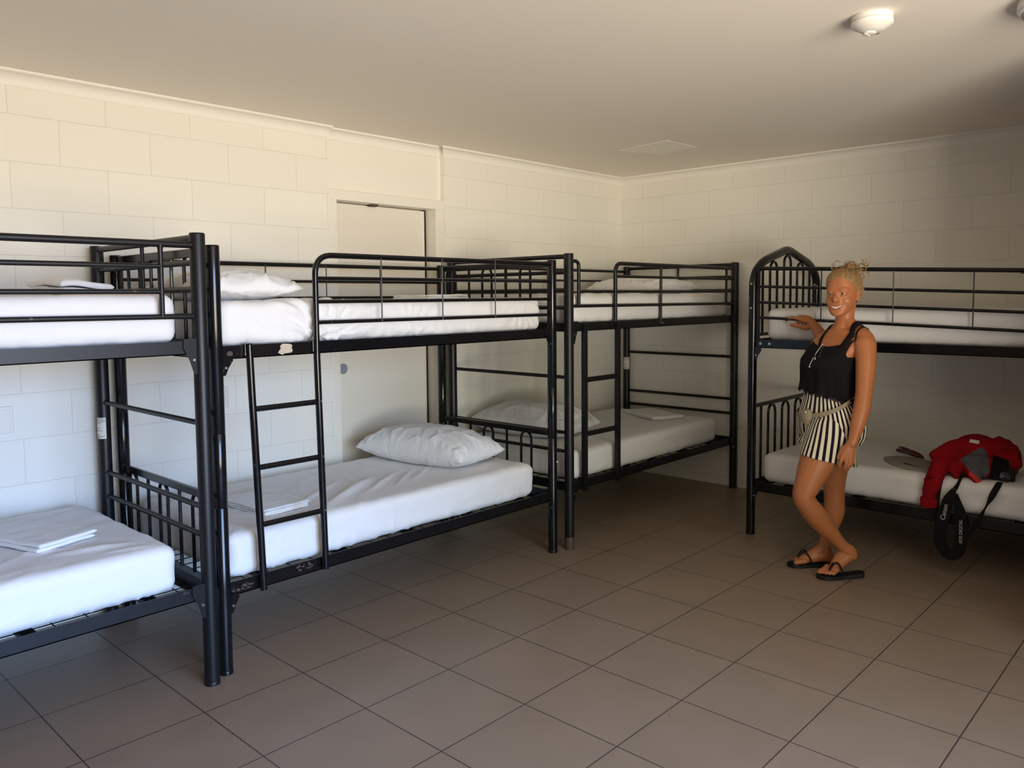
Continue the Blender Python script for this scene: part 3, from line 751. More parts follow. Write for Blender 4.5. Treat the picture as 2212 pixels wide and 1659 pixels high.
# ------------------------------------------------------------------ the woman
#   figure coordinates: r = to her picture right, d = towards the viewer, z = up
OX, OY = -1.42, -2.33
def Q(r_, d_, z_): return Vector((r_, -d_, z_))
def sec_ring(c, z, a_, b_, phi, n=48, e=2.3, off=0, zf=None):
    ring = []; ph = math.radians(phi)
    Lx, Ld = math.cos(ph), math.sin(ph); Fx, Fd = -math.sin(ph), math.cos(ph)
    for i in range(n):
        t_ = 2*PI*i/n; ct, st = math.cos(t_), math.sin(t_)
        x = (a_+off)*math.copysign(abs(ct)**(2/e), ct); y = (b_+off)*math.copysign(abs(st)**(2/e), st)
        ring.append(Q(c[0]+Lx*x+Fx*y, c[1]+Ld*x+Fd*y, z if zf is None else z+zf(t_)))
    return ring
TORSO = [  # z, centre r,d, half width, half depth, turn
    (.70, .000, .000, .135, .085, 66), (.74, -.005, .000, .160, .105, 66), (.80, -.005, .000, .166, .114, 66), (.86, -.012, -.002, .150, .104, 66),
    (.93, -.022, -.006, .124, .088, 65), (.98, -.026, -.008, .120, .086, 64), (1.04, -.024, -.010, .127, .092, 63),
    (1.10, -.014, -.012, .136, .104, 62), (1.15, .000, -.014, .142, .102, 62), (1.20, .022, -.018, .150, .084, 63), (1.235, .040, -.020, .146, .066, 64), (1.262, .050, -.020, .105, .052, 64), (1.285, .054, -.020, .062, .046, 64)]
body = MB()
body.rings([sec_ring((c0, c1), z, a_, b_, ph) for z, c0, c1, a_, b_, ph in TORSO])
# breasts, shoulders, collar
for sgn in (-1, 1):
    ph = math.radians(62); cx, cd = -.012, -.012
    r_ = cx+math.cos(ph)*.062*sgn-math.sin(ph)*.062; d_ = cd+math.sin(ph)*.062*sgn+math.cos(ph)*.062
    body.ball(Q(r_, d_, 1.112), .054, 20, 14)
limb(body, [Q(.055, -.02, 1.262), Q(.092, .055, 1.262), Q(.108, .105, 1.240), Q(.106, .130, 1.205)], [.042, .042, .046, .051])
limb(body, [Q(.060, -.01, 1.34), Q(.080, .025, 1.300), Q(.098, .060, 1.272)], [.036, .032, .034])
limb(body, [Q(.055, -.03, 1.33), Q(.045, -.06, 1.288), Q(.025, -.10, 1.258)], [.034, .030, .034])
limb(body, [Q(.05, -.02, 1.25), Q(.015, -.10, 1.232), Q(.010, -.155, 1.205)], [.045, .045, .048])
# neck
limb(body, [Q(.052, -.025, 1.24), Q(.058, -.018, 1.31), Q(.060, -.010, 1.38), Q(.062, -.005, 1.42)], [.054, .047, .046, .050], 20)
# left arm, hanging
limb(body, [Q(.104, .130, 1.210), Q(.098, .155, 1.13), Q(.087, .175, 1.05), Q(.073, .195, .975), Q(.061, .208, .91), Q(.037, .220, .83), Q(.015, .226, .755), Q(.006, .228, .73)],
     [.052, .049, .045, .040, .041, .036, .026, .025], 20)
HO = (-.024, .056)      # hand offset
def finger(pts, r0, r1):
    limb(body, [Q(*p) for p in pts], [r0+(r1-r0)*i/(len(pts)-1) for i in range(len(pts))], 10, 4)
for i, (kx, kd, kz) in enumerate([(-.014, .170, .668), (.004, .177, .660), (.021, .177, .657), (.036, .171, .664)]):
    finger([(.030+.010*(i-1.5)*.6+HO[0], .172+HO[1], .735), (kx*.6+.012+HO[0], (kd+.172)/2+HO[1], .70), (kx+HO[0], kd+HO[1], kz)], .016, .0115)
LF = [[(-.014, .170, .668), (-.022, .170, .640), (-.024, .160, .618), (-.020, .148, .603)],
      [(.004, .177, .660), (-.001, .178, .628), (-.003, .166, .604), (.001, .151, .590)],
      [(.021, .177, .657), (.019, .177, .627), (.017, .164, .605), (.019, .150, .592)],
      [(.036, .171, .664), (.036, .171, .640), (.035, .160, .622), (.034, .149, .611)]]
for f_ in LF: finger([(p[0]+HO[0], p[1]+HO[1], p[2]) for p in f_], .0105, .0078)
finger([(p[0]+HO[0], p[1]+HO[1], p[2]) for p in [(.022, .165, .725), (-.008, .160, .700), (-.022, .155, .672), (-.027, .150, .648)]], .015, .009)
# right arm, reaching back to the guard rail
limb(body, [Q(.010, -.150, 1.210), Q(.050, -.215, 1.175), Q(.098, -.285, 1.140), Q(.094, -.315, 1.165), Q(.080, -.350, 1.215), Q(.063, -.395, 1.268), Q(.055, -.418, 1.288)],
     [.047, .043, .041, .042, .038, .029, .026], 20)
rail = lambda r_: (-.505+.936*r_, 1.314-.036*(.285+1.37*r_-.41)/.95)
RK = [(-.006, 1.323), (.011, 1.329), (.028, 1.330), (.044, 1.325)]
for i, (kr, kz) in enumerate(RK):
    rd, rz_ = rail(kr)
    k_ = (kr, rd+.030, kz)
    finger([(.055+.004*(i-1.5), -.424+.006*(i-1.5), 1.288), ((.055+kr)/2, (-.421+k_[1])/2+.008, 1.310), k_], .0165, .0115)
    if i == 0:
        finger([k_, (kr-.018, rd-.004+.012, kz+.006), (kr-.034, rail(kr-.034)[0]+.006, kz+.004), (kr-.044, rail(kr-.044)[0]-.014, kz-.012)], .0105, .008)
    else:
        finger([k_, (kr-.004, rd+.004, kz+.008), (kr-.008, rail(kr-.008)[0]-.018, kz-.004), (kr-.010, rail(kr-.010)[0]-.014, kz-.030)], .0105, .008)
finger([(.047, -.427, 1.280), (.018, -.449, 1.274), (-.012, -.469, 1.282), (-.036, -.484, 1.286), (-.048, -.494, 1.288)], .0165, .009)
# legs
limb(body, [Q(-.035, .075, .76), Q(-.075, .095, .69), Q(-.128, .118, .60), Q(-.172, .135, .51), Q(-.196, .142, .45), Q(-.178, .138, .405), Q(-.122, .120, .335), Q(-.065, .104, .270), Q(.000, .090, .200), Q(.036, .083, .160)],
     [.098, .096, .084, .066, .055, .053, .056, .049, .034, .032], 24, 5)
limb(body, [Q(.030, -.065, .76), Q(.040, -.082, .68), Q(.052, -.095, .56), Q(.058, -.105, .45), Q(.062, -.108, .39), Q(.064, -.112, .30), Q(.045, -.112, .22), Q(.020, -.106, .14), Q(.010, -.103, .105)],
     [.095, .090, .074, .058, .053, .054, .045, .033, .031], 24, 5)
# near foot: heel raised, toes on the sandal
limb(body, [Q(.036, .083, .160), Q(.068, .082, .140), Q(.080, .082, .120)], [.032, .033, .028], 16)
limb(body, [Q(.070, .082, .128), Q(.042, .080, .100), Q(.012, .076, .072), Q(-.014, .072, .048)], [.030, .031, .030, .022], 18, 5)
limb(body, [Q(.052, .082, .150), Q(.020, .078, .108), Q(-.010, .073, .066)], [.028, .027, .018], 16)
for i in range(5):
    v_ = (i-2)*.0155; ln = [.052, .050, .047, .041, .033][i]; r_ = [.0125, .009, .0085, .008, .0075][i]
    # toes point to picture left and towards the viewer
    bx, bd = -.018+v_*.62-.004*i*0, .072+v_*.79
    finger([(bx+.012, bd-.010, .046), (bx-ln*.45, bd+ln*.34, .036), (bx-ln*.85, bd+ln*.52, .030)], r_+.002, r_)
# far foot, flat
limb(body, [Q(.010, -.103, .105), Q(.022, -.103, .07), Q(.034, -.103, .050)], [.031, .034, .030], 16)
limb(body, [Q(.030, -.103, .052), Q(-.010, -.103, .056), Q(-.060, -.103, .048), Q(-.105, -.103, .038)], [.030, .033, .031, .022], 18, 5)
limb(body, [Q(.008, -.103, .10), Q(-.035, -.103, .075), Q(-.080, -.103, .052)], [.028, .026, .020], 16)
for i in range(5):
    v_ = (i-2)*.016; ln = [.050, .046, .042, .036, .030][4-i]; r_ = [.0125, .009, .0085, .008, .0075][4-i]
    finger([(-.100, -.103+v_*.9, .036), (-.105-ln*.5, -.103+v_, .034), (-.105-ln*.95, -.103+v_, .030)], r_+.002, r_)
# head
HC = (.040, .002, 1.463); HY = math.radians(44)
def Hd(x, y, z):       # x to her left, y forward, z up
    z2 = z; rr = .03*x      # slight tilt
    r_ = HC[0]+math.cos(HY)*x-math.sin(HY)*y; d_ = HC[1]+math.sin(HY)*x+math.cos(HY)*y
    return Q(r_+.06*z2*0, d_, HC[2]+z2+.05*x)
HS = [(-.113, .058, .016, .014), (-.109, .055, .027, .025), (-.098, .049, .040, .037), (-.080, .036, .052, .051), (-.058, .022, .061, .065), (-.035, .011, .067, .077), (-.010, .002, .070, .086),
      (.020, -.004, .074, .092), (.050, -.008, .075, .094), (.078, -.009, .069, .088), (.100, -.010, .055, .072), (.114, -.010, .036, .048), (.121, -.010, .014, .018)]
def head_ring(z, cy, a_, b_, off=0, n=40, e=2.2):
    ring = []
    for i in range(n):
        t_ = 2*PI*i/n; ct, st = math.cos(t_), math.sin(t_)
        ring.append(Hd((a_+off)*math.copysign(abs(ct)**(2/e), ct), cy+(b_+off)*math.copysign(abs(st)**(2/e), st), z))
    return ring
body.rings([head_ring(*h_) for h_ in HS])
limb(body, [Hd(0, .078, .016), Hd(0, .086, -.006), Hd(0, .0975, -.026), Hd(0, .0985, -.031)], [.008, .0095, .0125, .0115], 12)
for s_ in (-1, 1):
    body.ball(Hd(.0115*s_, .0905, -.032), .0085, 10, 8)
    body.ball(Hd(.031*s_, .046, -.034), .035, 16, 12)                                   # cheek
    limb(body, [Hd(.012*s_, .080, .020), Hd(.032*s_, .077, .024), Hd(.050*s_, .064, .018)], [.010, .011, .009], 10)   # brow
    limb(body, [Hd(.017*s_, .082, .0062), Hd(.031*s_, .0850, .0085), Hd(.046*s_, .074, .0050)], [.0040, .0046, .0040], 8)   # upper lid
    limb(body, [Hd(.018*s_, .082, -.0062), Hd(.031*s_, .0842, -.0078), Hd(.045*s_, .074, -.0052)], [.0040, .0044, .0040], 8)
    # ear
    ear = [(.071, -.004, .018), (.078, -.016, .028), (.081, -.026, .020), (.080, -.026, .002), (.076, -.016, -.018), (.072, -.006, -.030), (.070, .000, -.026)]
    limb(body, [Hd(x*s_, y, z) for x, y, z in ear], [.006, .0065, .0065, .006, .0075, .0085, .006], 10)
    body.ball(Hd(.071*s_, -.012, 0), .014, 12, 10, (.6, 1, 1.4))
limb(body, [Hd(-.020, .068, -.094), Hd(0, .073, -.098), Hd(.020, .068, -.094)], [.014, .017, .014], 12)    # chin
me = remesh(body, 'person', .0029, 9, .5)
# press the eye sockets, smile folds
inv_h = lambda p: (p.x-HC[0], -p.y-HC[1], p.z-HC[2])
chY, shY = math.cos(HY), math.sin(HY)
for v in me.vertices:
    rr, dd, zz = inv_h(v.co)
    if zz < -.13 or zz > .14 or abs(rr) > .15: continue
    x = chY*rr+shY*dd; y = -shY*rr+chY*dd; z = zz-.05*x
    if y < .04: continue
    push = 0
    for s_ in (-1, 1):
        push += .0060*math.exp(-(((x-.031*s_)/.013)**2+((z-.001)/.0055)**2))
        push += .0022*math.exp(-(((x-.020*s_)/.006)**2+((z-.002)/.010)**2))
        push += .0016*math.exp(-(((x-.030*s_-(-.050-z)*.1)/.0035)**2+((z+.052)/.018)**2))
    mz = -.066+(x/.030)**2*.009
    if abs(x) < .032: push += .0045*math.exp(-((z-mz)/.0050)**2)*(1-(x/.032)**4)
    push += .0022*math.exp(-((x/.03)**2+((z+.083)/.006)**2))
    if push: v.co += Q(shY*push, -chY*push, 0)
me.materials.append(M['skin'])
woman = bpy.data.objects.new('person', me); C.objects.link(woman)
woman.location = (OX, OY, 0); woman.rotation_euler = (0, 0, yaw-PI/2)
tag(woman, 'smiling blonde woman in black top and striped shorts, one hand on the bunk rail', 'person')
W_ = woman
from mathutils.bvhtree import BVHTree
BV = BVHTree.FromPolygons([v.co.copy() for v in me.vertices], [tuple(p.vertices) for p in me.polygons])
AR = [Q(.104, .130, 1.210), Q(.098, .155, 1.13), Q(.087, .175, 1.05), Q(.073, .195, .975), Q(.061, .208, .91), Q(.037, .220, .83), Q(.015, .226, .755), Q(0, .228, .70), Q(-.01, .226, .65), Q(-.02, .20, .60)]
def near_arm(c):
    for a_, b_ in zip(AR[:-1], AR[1:]):
        t_ = max(0, min(1, (c-a_).dot(b_-a_)/(b_-a_).length_squared))
        if (c-(a_+(b_-a_)*t_)).length < .047: return True
    return False
BV2 = BVHTree.FromPolygons([v.co.copy() for v in me.vertices], [tuple(p.vertices) for p in me.polygons if .4 < p.center.z < 1.14 and not near_arm(p.center)])
def clear_leg(p, c, gap=.007):
    d = p-c; L_ = d.length; d.normalize(); h = BV2.ray_cast(c, d, .3)
    if h[0] is not None and h[3]+gap > L_ and h[3] < L_+.09: return c+d*(h[3]+gap)
    return p
def clear(p, c, gap=.004, lim=.3):
    # keep cloth outside the body: p pushed out from axis point c
    d = p-c; L_ = d.length; d.normalize(); h = BV.ray_cast(c, d, lim)
    if h[0] is not None and h[3]+gap > L_ and h[3] < L_+.03: return c+d*(h[3]+gap)
    return p
def face(x, z, off=0):      # a point on the face surface
    o_ = Hd(x, .16, z); d_ = (Hd(x, 0, z)-o_).normalized(); h = BV.ray_cast(o_, d_, .3)
    return (h[0] if h[0] is not None else Hd(x, .08, z))-d_*off
for s_ in (-1, 1):
    m = MB(); m.ball(Hd(.031*s_, .0700, .001), .0125, 20, 14); ey = m.build('eye', M['eyew'], W_, angle=180)
    m = MB(); m.ball(Hd(.0305*s_-.0005, .0768, .0003), .0074, 14, 10, (1, 1, 1)); m.build('iris', M['iris'], ey, angle=180)
    m = MB(); m.tube(catmull([face(.019*s_, .0050, .0002), face(.031*s_, .0070, .0006), face(.045*s_, .0040, .0002)], 5), .0012, 6); m.build('eyelashes', M['brow'], W_)
    m = MB(); m.tube(catmull([face(.012*s_, .0215, .0), face(.024*s_, .0265, .0), face(.038*s_, .0270, .0), face(.050*s_, .0205, 0)], 5), [.0022]*16, 6, flat=.35); m.build('eyebrow', M['brow2'], W_)
m = MB(); up_, lo_ = [], []; HWM = .034
for k in range(21):
    x = -HWM+2*HWM*k/20; t_ = (x/HWM)**2; mz = -.0620+.0115*t_
    up_.append((x, mz)); lo_.append((x, mz-.0130*(1-t_)))
V = []
for off in (.0012, -.0015):
    for row in (up_, [((a_[0]+b_[0])/2, (a_[1]+b_[1])/2) for a_, b_ in zip(up_, lo_)], lo_):
        for x, z in row: V.append(tuple(face(x, z, off)))
n_ = len(up_); F = []
for j in range(2):
    for i in range(n_-1): F.append((j*n_+i, j*n_+i+1, (j+1)*n_+i+1, (j+1)*n_+i)); F.append((3*n_+j*n_+i, 3*n_+(j+1)*n_+i, 3*n_+(j+1)*n_+i+1, 3*n_+j*n_+i+1))
m.add(V, F); m.build('teeth', M['teeth'], W_)
tp = [.0010+.0013*math.sin(PI*k/20) for k in range(21)]
m = MB(); m.tube([face(x, z+.0012, .0006) for x, z in up_], tp, 8); m.build('upper_lip', M['lip'], W_)
m = MB(); m.tube([face(x, z-.0012, .0006) for x, z in lo_], [q*1.3 for q in tp], 8); m.build('lower_lip', M['lip'], W_)
m = MB(); m.ball(Hd(.080, -.006, -.036), .0040, 10, 8); m.ball(Hd(.081, -.006, -.044), .003, 10, 8); m.build('earring', M['chrome'], W_)

# hair combed back from the hairline into a loose curly bun
SC = Hd(0, -.005, .012)           # skull centre
BUN = Vector((.002, -.062, .120)); BUNP = Hd(*BUN)
def skull_pt(dv, off):
    dv = dv.normalized(); h = BV.ray_cast(SC+dv*.2, -dv, .2)
    p = h[0] if h[0] is not None else SC+dv*.09
    q = SC+dv*max(.060, min((p-SC).length, .118)); return q+dv*off
def hdir(u, el):      # u: 0 her left, pi/2 face; el: elevation angle
    return Hd(math.cos(u)*math.cos(el), math.sin(u)*math.cos(el), math.sin(el))-Hd(0, 0, 0)
def hairline(u):      # elevation of the hairline for each direction
    f_ = math.sin(u)
    if f_ > .60: return math.radians(39-13*((1-f_)/.40)**1.2)
    if f_ > -.10: return math.radians(26-40*((.60-f_)/.70))
    return math.radians(-14-28*min(1, (-.10-f_)/.4))
NU, NV = 120, 40; V = []; F = []; bd = (BUNP-SC).normalized()
def hair_path(u, t_, off=.0):
    a_ = hdir(u, hairline(u)).normalized(); om = math.acos(max(-1, min(1, a_.dot(bd))))
    return (a_*math.sin((1-t_)*om)+bd*math.sin(t_*om))/max(1e-5, math.sin(om))
for j in range(NV):
    for i in range(NU):
        u = 2*PI*i/NU; t_ = j/NV
        off = .0015+.0085*min(1, t_*3.2)**.7+(.0022*math.sin(u*47+3*noise.noise(Vector((math.cos(u)*2, math.sin(u)*2, t_*2))))+.0022*noise.noise(Vector((math.cos(u)*9, math.sin(u)*9, t_*1.5))))*min(1, t_*6)
        V.append(tuple(skull_pt(hair_path(u, t_), off)))
for j in range(NV-1):
    for i in range(NU): F.append((j*NU+i, (j+1)*NU+i, (j+1)*NU+(i+1) % NU, j*NU+(i+1) % NU))
F.append(tuple((NV-1)*NU+i for i in range(NU)))
m = MB(); m.add(V, F)
hair = m.build('hair', M['hair'], W_, angle=180)
rnd = random.Random(9)
m = MB()
for k in range(520):
    u = rnd.uniform(0, 2*PI); du = rnd.gauss(0, .10); t0 = rnd.uniform(0, .25); o0 = rnd.uniform(.0005, .0035); n_ = 12
    m.tube([skull_pt(hair_path(u+du*q/n_*math.sin(PI*q/n_), t0+(.97-t0)*q/n_), .0018+.0085*min(1, (t0+(1-t0)*q/n_)*3.2)**.7+o0*min(1, q/3)) for q in range(n_+1)], [.0013*(.5+.7*math.sin(PI*min(1, q/n_+.1))) for q in range(n_+1)], 4)
m.build('hair_strands', M['hair'], hair)
m = MB()
for k in range(210):       # curls of the bun
    c = BUN+Vector((rnd.gauss(0, .031), rnd.gauss(-.004, .027), rnd.gauss(-.002, .020))); rad_ = rnd.uniform(.008, .018)
    ax = Vector((rnd.uniform(-1, 1), rnd.uniform(-1, 1), rnd.uniform(-1, 1))).normalized(); a1 = ax.orthogonal().normalized(); a2 = ax.cross(a1)
    t0 = rnd.uniform(0, 2*PI); sw = rnd.uniform(2.5, 5.5)
    m.tube([Hd(*(c+(a1*math.cos(t0+sw*q/14)+a2*math.sin(t0+sw*q/14))*rad_*(1+.25*q/14)+ax*.010*q/14)) for q in range(15)], [.0030*(1-.55*q/14) for q in range(15)], 6)
m.ball(Hd(*(BUN+Vector((0, -.006, -.008)))), .042, 20, 14)
m.build('hair_bun', M['hair'], hair)
m = MB()
for k in range(34):       # loose wisps
    a_ = rnd.uniform(-.5, 3.3); c = BUN+Vector((math.cos(a_)*.028, rnd.uniform(-.03, .015), math.sin(a_)*.020))
    dr_ = Vector((math.cos(a_), rnd.uniform(-.6, .3), math.sin(a_)*.8+.1)).normalized(); rad_ = rnd.uniform(.006, .013); tw = rnd.choice((-1, 1)); pt = []; sw = rnd.uniform(2.6, 4.4)
    for q in range(14):
        t_ = q/13; b_ = t_*sw*tw
        pt.append(Hd(*(c+dr_*(.006+rad_*1.3*math.sin(abs(b_)*.6))+Vector((rad_*(1-math.cos(b_))*tw*.6, 0, rad_*.6*math.sin(b_)-.010*t_*t_)))))
    m.tube(pt, [.0012*(1-.6*q/13) for q in range(14)], 5)
m.build('hair_wisps', M['hair'], hair)

# black top: loose shell over the chest with scooped neckline and ruffled hem
def tors(z):
    T = TORSO
    for a_, b_ in zip(T[:-1], T[1:]):
        if a_[0] <= z <= b_[0]:
            t_ = (z-a_[0])/(b_[0]-a_[0]); return [a_[i]+(b_[i]-a_[i])*t_ for i in range(6)]
    return list(T[-1]) if z > T[-1][0] else list(T[0])
NA, NR = 120, 34; V = []; F = []
def top_z(t_):      # upper edge by direction: 0 = her left side, pi/2 = front
    s_ = math.sin(t_); c_ = abs(math.cos(t_))
    arm = 1.145
    if s_ > 0:   z = 1.196+.022*(c_/.66)**2 if c_ < .66 else 1.218+(arm-1.218)*min(1, (c_-.66)/.26)**.8
    else:        z = 1.175 if c_ < .7 else 1.175+(arm-1.175)*min(1, (c_-.7)/.22)
    return z
def hem_z(t_):     # drops towards her near back
    r_ = math.cos(t_+math.radians(62-90))*0
    ph = math.radians(63); Lx = math.cos(ph); Fx = -math.sin(ph)
    pr = Lx*math.cos(t_)*.125+Fx*math.sin(t_)*.095           # picture-right position of this column
    return .972-(pr+.12)*.30+.006*math.sin(t_*11)+.004*math.sin(t_*23+1)
for s2, off0 in ((1, .0), (-1, -.0022)):
    for j in range(NR+1):
        for i in range(NA):
            t_ = 2*PI*i/NA; q = j/NR; z = hem_z(t_)*(1-q)+top_z(t_)*q
            _, c0, c1, A, B, ph = tors(z); low = max(0, (1.12-z)/.16); fl = .005+.022*min(1, low)**1.2
            fold = (.0065*math.sin(t_*9+z*9)+.004*math.sin(t_*17-z*14))*min(1, low)
            bust = .036*math.exp(-((z-1.108)/.05)**2)*max(0, math.sin(t_))**.8 + .012*max(0, math.sin(t_))*min(1, low)
            ct, st = math.cos(t_), math.sin(t_); e_ = 2.3
            x = (A+fl+fold+off0)*math.copysign(abs(ct)**(2/e_), ct); y = (B+fl+fold+off0+bust)*math.copysign(abs(st)**(2/e_), st)
            phr = math.radians(ph); V.append(tuple(clear(Q(c0+math.cos(phr)*x-math.sin(phr)*y, c1+math.sin(phr)*x+math.cos(phr)*y, z), Q(c0, c1, z), .0065+off0, .175)))
N1 = (NR+1)*NA
for s2 in (0, 1):
    for j in range(NR):
        for i in range(NA):
            q = (j*NA+i, j*NA+(i+1) % NA, (j+1)*NA+(i+1) % NA, (j+1)*NA+i); q = tuple(k+N1*s2 for k in q)
            F.append(q if s2 == 0 else q[::-1])
for i in range(NA):
    F.append((i, N1+i, N1+(i+1) % NA, (i+1) % NA)); a_ = NR*NA; F.append((a_+i, a_+(i+1) % NA, N1+a_+(i+1) % NA, N1+a_+i))
m = MB(); m.add(V, F); top = m.build('top', M['black'], W_, angle=180)
def ribbon(mb, pts, wd, th, upvs):
    P = catmull(pts, 6); n = len(P)
    for i in range(1): pass
    rs = []
    for i in range(n):
        t_ = (P[min(i+1, n-1)]-P[max(i-1, 0)]).normalized(); u_ = Vector(upvs); u_ = (u_-t_*u_.dot(t_)).normalized(); v_ = t_.cross(u_)
        ring = []
        for a_, b_ in ((-1, -1), (-.6, -1.2), (0, -1.3), (.6, -1.2), (1, -1), (1, 1), (.6, 1.2), (0, 1.3), (-.6, 1.2), (-1, 1)): ring.append(P[i]+v_*a_*wd/2+u_*b_*th/2)
        rs.append(ring)
    mb.rings(rs)
def on_body(pts, off=.004, n=5):
    out = []
    for p in catmull([Q(*q) for q in pts], n):
        h = BV.find_nearest(p); out.append(h[0]+h[1]*off)
    return out
for pts, wd in (([(-.002, .092, 1.165), (.018, .098, 1.212), (.047, .090, 1.260), (.078, .068, 1.300), (.108, .056, 1.312), (.132, .040, 1.275), (.125, .020, 1.215), (.108, .000, 1.15)], .032),
                ([(.006, .118, 1.160), (.034, .125, 1.228), (.070, .112, 1.275), (.105, .098, 1.298), (.138, .078, 1.262), (.138, .050, 1.19), (.118, .02, 1.13)], .009),
                ([(-.085, .010, 1.195), (-.055, -.035, 1.225), (-.015, -.065, 1.262), (.025, -.085, 1.292), (.070, -.100, 1.262), (.090, -.085, 1.18)], .016)):
    m = MB(); P = on_body(pts); rs = []; n_ = len(P)
    for i in range(n_):
        t_ = (P[min(i+1, n_-1)]-P[max(i-1, 0)]).normalized(); h = BV.find_nearest(P[i]); u_ = h[1]; u_ = (u_-t_*u_.dot(t_)).normalized(); v_ = t_.cross(u_)
        rs.append([P[i]+v_*a_*wd/2+u_*b_*.0015 for a_, b_ in ((-1, -1), (0, -1), (1, -1), (1, 1), (0, 1), (-1, 1))])
    m.rings(rs); m.build('strap', M['black'], top, angle=180)
# sheer lining below the hem
V = []; F = []; NL = 6
for j in range(NL+1):
    for i in range(NA):
        t_ = 2*PI*i/NA; z = hem_z(t_)+.012-.034*j/NL+.0; _, c0, c1, A, B, ph = tors(z); off = .0075+.0015*math.sin(t_*19)
        ct, st = math.cos(t_), math.sin(t_); x = (A+off)*math.copysign(abs(ct)**(2/2.3), ct); y = (B+off)*math.copysign(abs(st)**(2/2.3), st); phr = math.radians(ph)
        V.append(tuple(Q(c0+math.cos(phr)*x-math.sin(phr)*y, c1+math.sin(phr)*x+math.cos(phr)*y, z)))
for j in range(NL):
    for i in range(NA): F.append((j*NA+i, j*NA+(i+1) % NA, (j+1)*NA+(i+1) % NA, (j+1)*NA+i))
m = MB(); m.add(V, F); m.build('lining', M['lace'], top, angle=180)
# shorts: waist to hip, then two wide legs
def shorts_top(t_):
    ph = math.radians(65); pr = math.cos(ph)*math.cos(t_)*.125-math.sin(ph)*math.sin(t_)*.09
    return .955-(pr+.10)*.28
NS = 132; V = []; F = []; UV = []; NJ = 16
for j in range(NJ+1):
    for i in range(NS+1):
        t_ = 2*PI*i/NS; q = j/NJ; z = shorts_top(t_)*(1-q)+.70*q
        _, c0, c1, A, B, ph = tors(z); off = .006+.016*min(1, q*1.6); fold = .0035*math.sin(t_*14)*q
        ct, st = math.cos(t_), math.sin(t_); x = (A+off+fold)*math.copysign(abs(ct)**(2/2.3), ct); y = (B+off+fold)*math.copysign(abs(st)**(2/2.3), st); phr = math.radians(ph)
        V.append(tuple(clear(Q(c0+math.cos(phr)*x-math.sin(phr)*y, c1+math.sin(phr)*x+math.cos(phr)*y, z), Q(c0, c1, z), .007, .22))); UV.append((i/NS*40, q))
for j in range(NJ):
    for i in range(NS): F.append((j*(NS+1)+i, j*(NS+1)+i+1, (j+1)*(NS+1)+i+1, (j+1)*(NS+1)+i))
m = MB(); m.uv = UV; m.add(V, F); shorts = m.build('shorts', M['stripe'], W_, angle=180)
def short_leg(path, ra, rb, n_st, ph0, tilt):
    P = catmull([Q(*p) for p in path], 8); A = [v.x for v in catmull([(r_, 0, 0) for r_ in ra], 8)]; B = [v.x for v in catmull([(r_, 0, 0) for r_ in rb], 8)]
    F = []; UV = []; N = 110; m_ = len(P); D = []; EX = []
    for j in range(m_):
        q = j/(m_-1); D.append([]); EX.append([])
        for i in range(N):
            a_ = 2*PI*i/N+ph0; fd = 1+(.035*math.sin(a_*6+1)+.018*math.sin(a_*11))*q
            x = A[j]*math.cos(a_)*fd; d_ = Vector((x, B[j]*math.sin(a_)*fd, -tilt*q*x)); p = clear_leg(P[j]+d_, P[j], .009)
            D[j].append(d_); EX[j].append((p-P[j]).length/d_.length)
    for _ in range(5):          # even out where the thigh lifts the cloth
        NE = [[max(EX[j][i], (EX[j][i]*2+EX[j][i-1]+EX[j][(i+1) % N]+EX[max(j-1, 0)][i]+EX[min(j+1, m_-1)][i])/6) for i in range(N)] for j in range(m_)]
        EX = NE
    V = []
    for j in range(m_):
        for i in range(N+1): V.append(tuple(P[j]+D[j][i % N]*EX[j][i % N])); UV.append((i/N*n_st, j/(m_-1)))
    for j in range(m_-1):
        for i in range(N): F.append((j*(N+1)+i, j*(N+1)+i+1, (j+1)*(N+1)+i+1, (j+1)*(N+1)+i))
    mb = MB(); mb.uv = UV; mb.add(V, F); ob = mb.build('shorts_leg', M['stripe'], shorts, angle=180)
    so = ob.modifiers.new('cloth', 'SOLIDIFY'); so.thickness = .003; so.offset = -1
    return ob
short_leg([(-.010, .030, .86), (-.014, .038, .80), (-.024, .054, .74), (-.036, .068, .68), (-.046, .078, .618)], [.108, .124, .135, .141, .146], [.078, .092, .102, .107, .110], 36, .3, .24)
short_leg([(.006, -.045, .790), (-.010, -.058, .73), (-.026, -.066, .672)], [.112, .118, .122], [.092, .098, .10], 32, .9, .10)
so = shorts.modifiers.new('cloth', 'SOLIDIFY'); so.thickness = .003; so.offset = -1
# waist bag on a webbing belt
def belt_pt(t_, extra=.0):
    ph = math.radians(65); pr = math.cos(ph)*math.cos(t_)*.16-math.sin(ph)*math.sin(t_)*.11
    z = .835+(pr+.115)*.52; _, c0, c1, A, B, p_ = tors(min(z, .95)); off = .026+extra; ct, st = math.cos(t_), math.sin(t_)
    x = (A+off)*math.copysign(abs(ct)**(2/2.3), ct); y = (B+off)*math.copysign(abs(st)**(2/2.3), st)
    return Q(c0+math.cos(ph)*x-math.sin(ph)*y, c1+math.sin(ph)*x+math.cos(ph)*y, z)
m = MB(); rs = []
for i in range(80):
    a_ = belt_pt(2*PI*i/80); b_ = belt_pt(2*PI*i/80, .003); h_ = Vector((0, 0, .011))
    rs.append([a_-h_, b_-h_, b_+h_, a_+h_])
m.rings(rs, close=True); bag = m.build('waist_bag', M['tan'], W_)
bc = belt_pt(PI*.53, .012)
m = MB(); rs = []
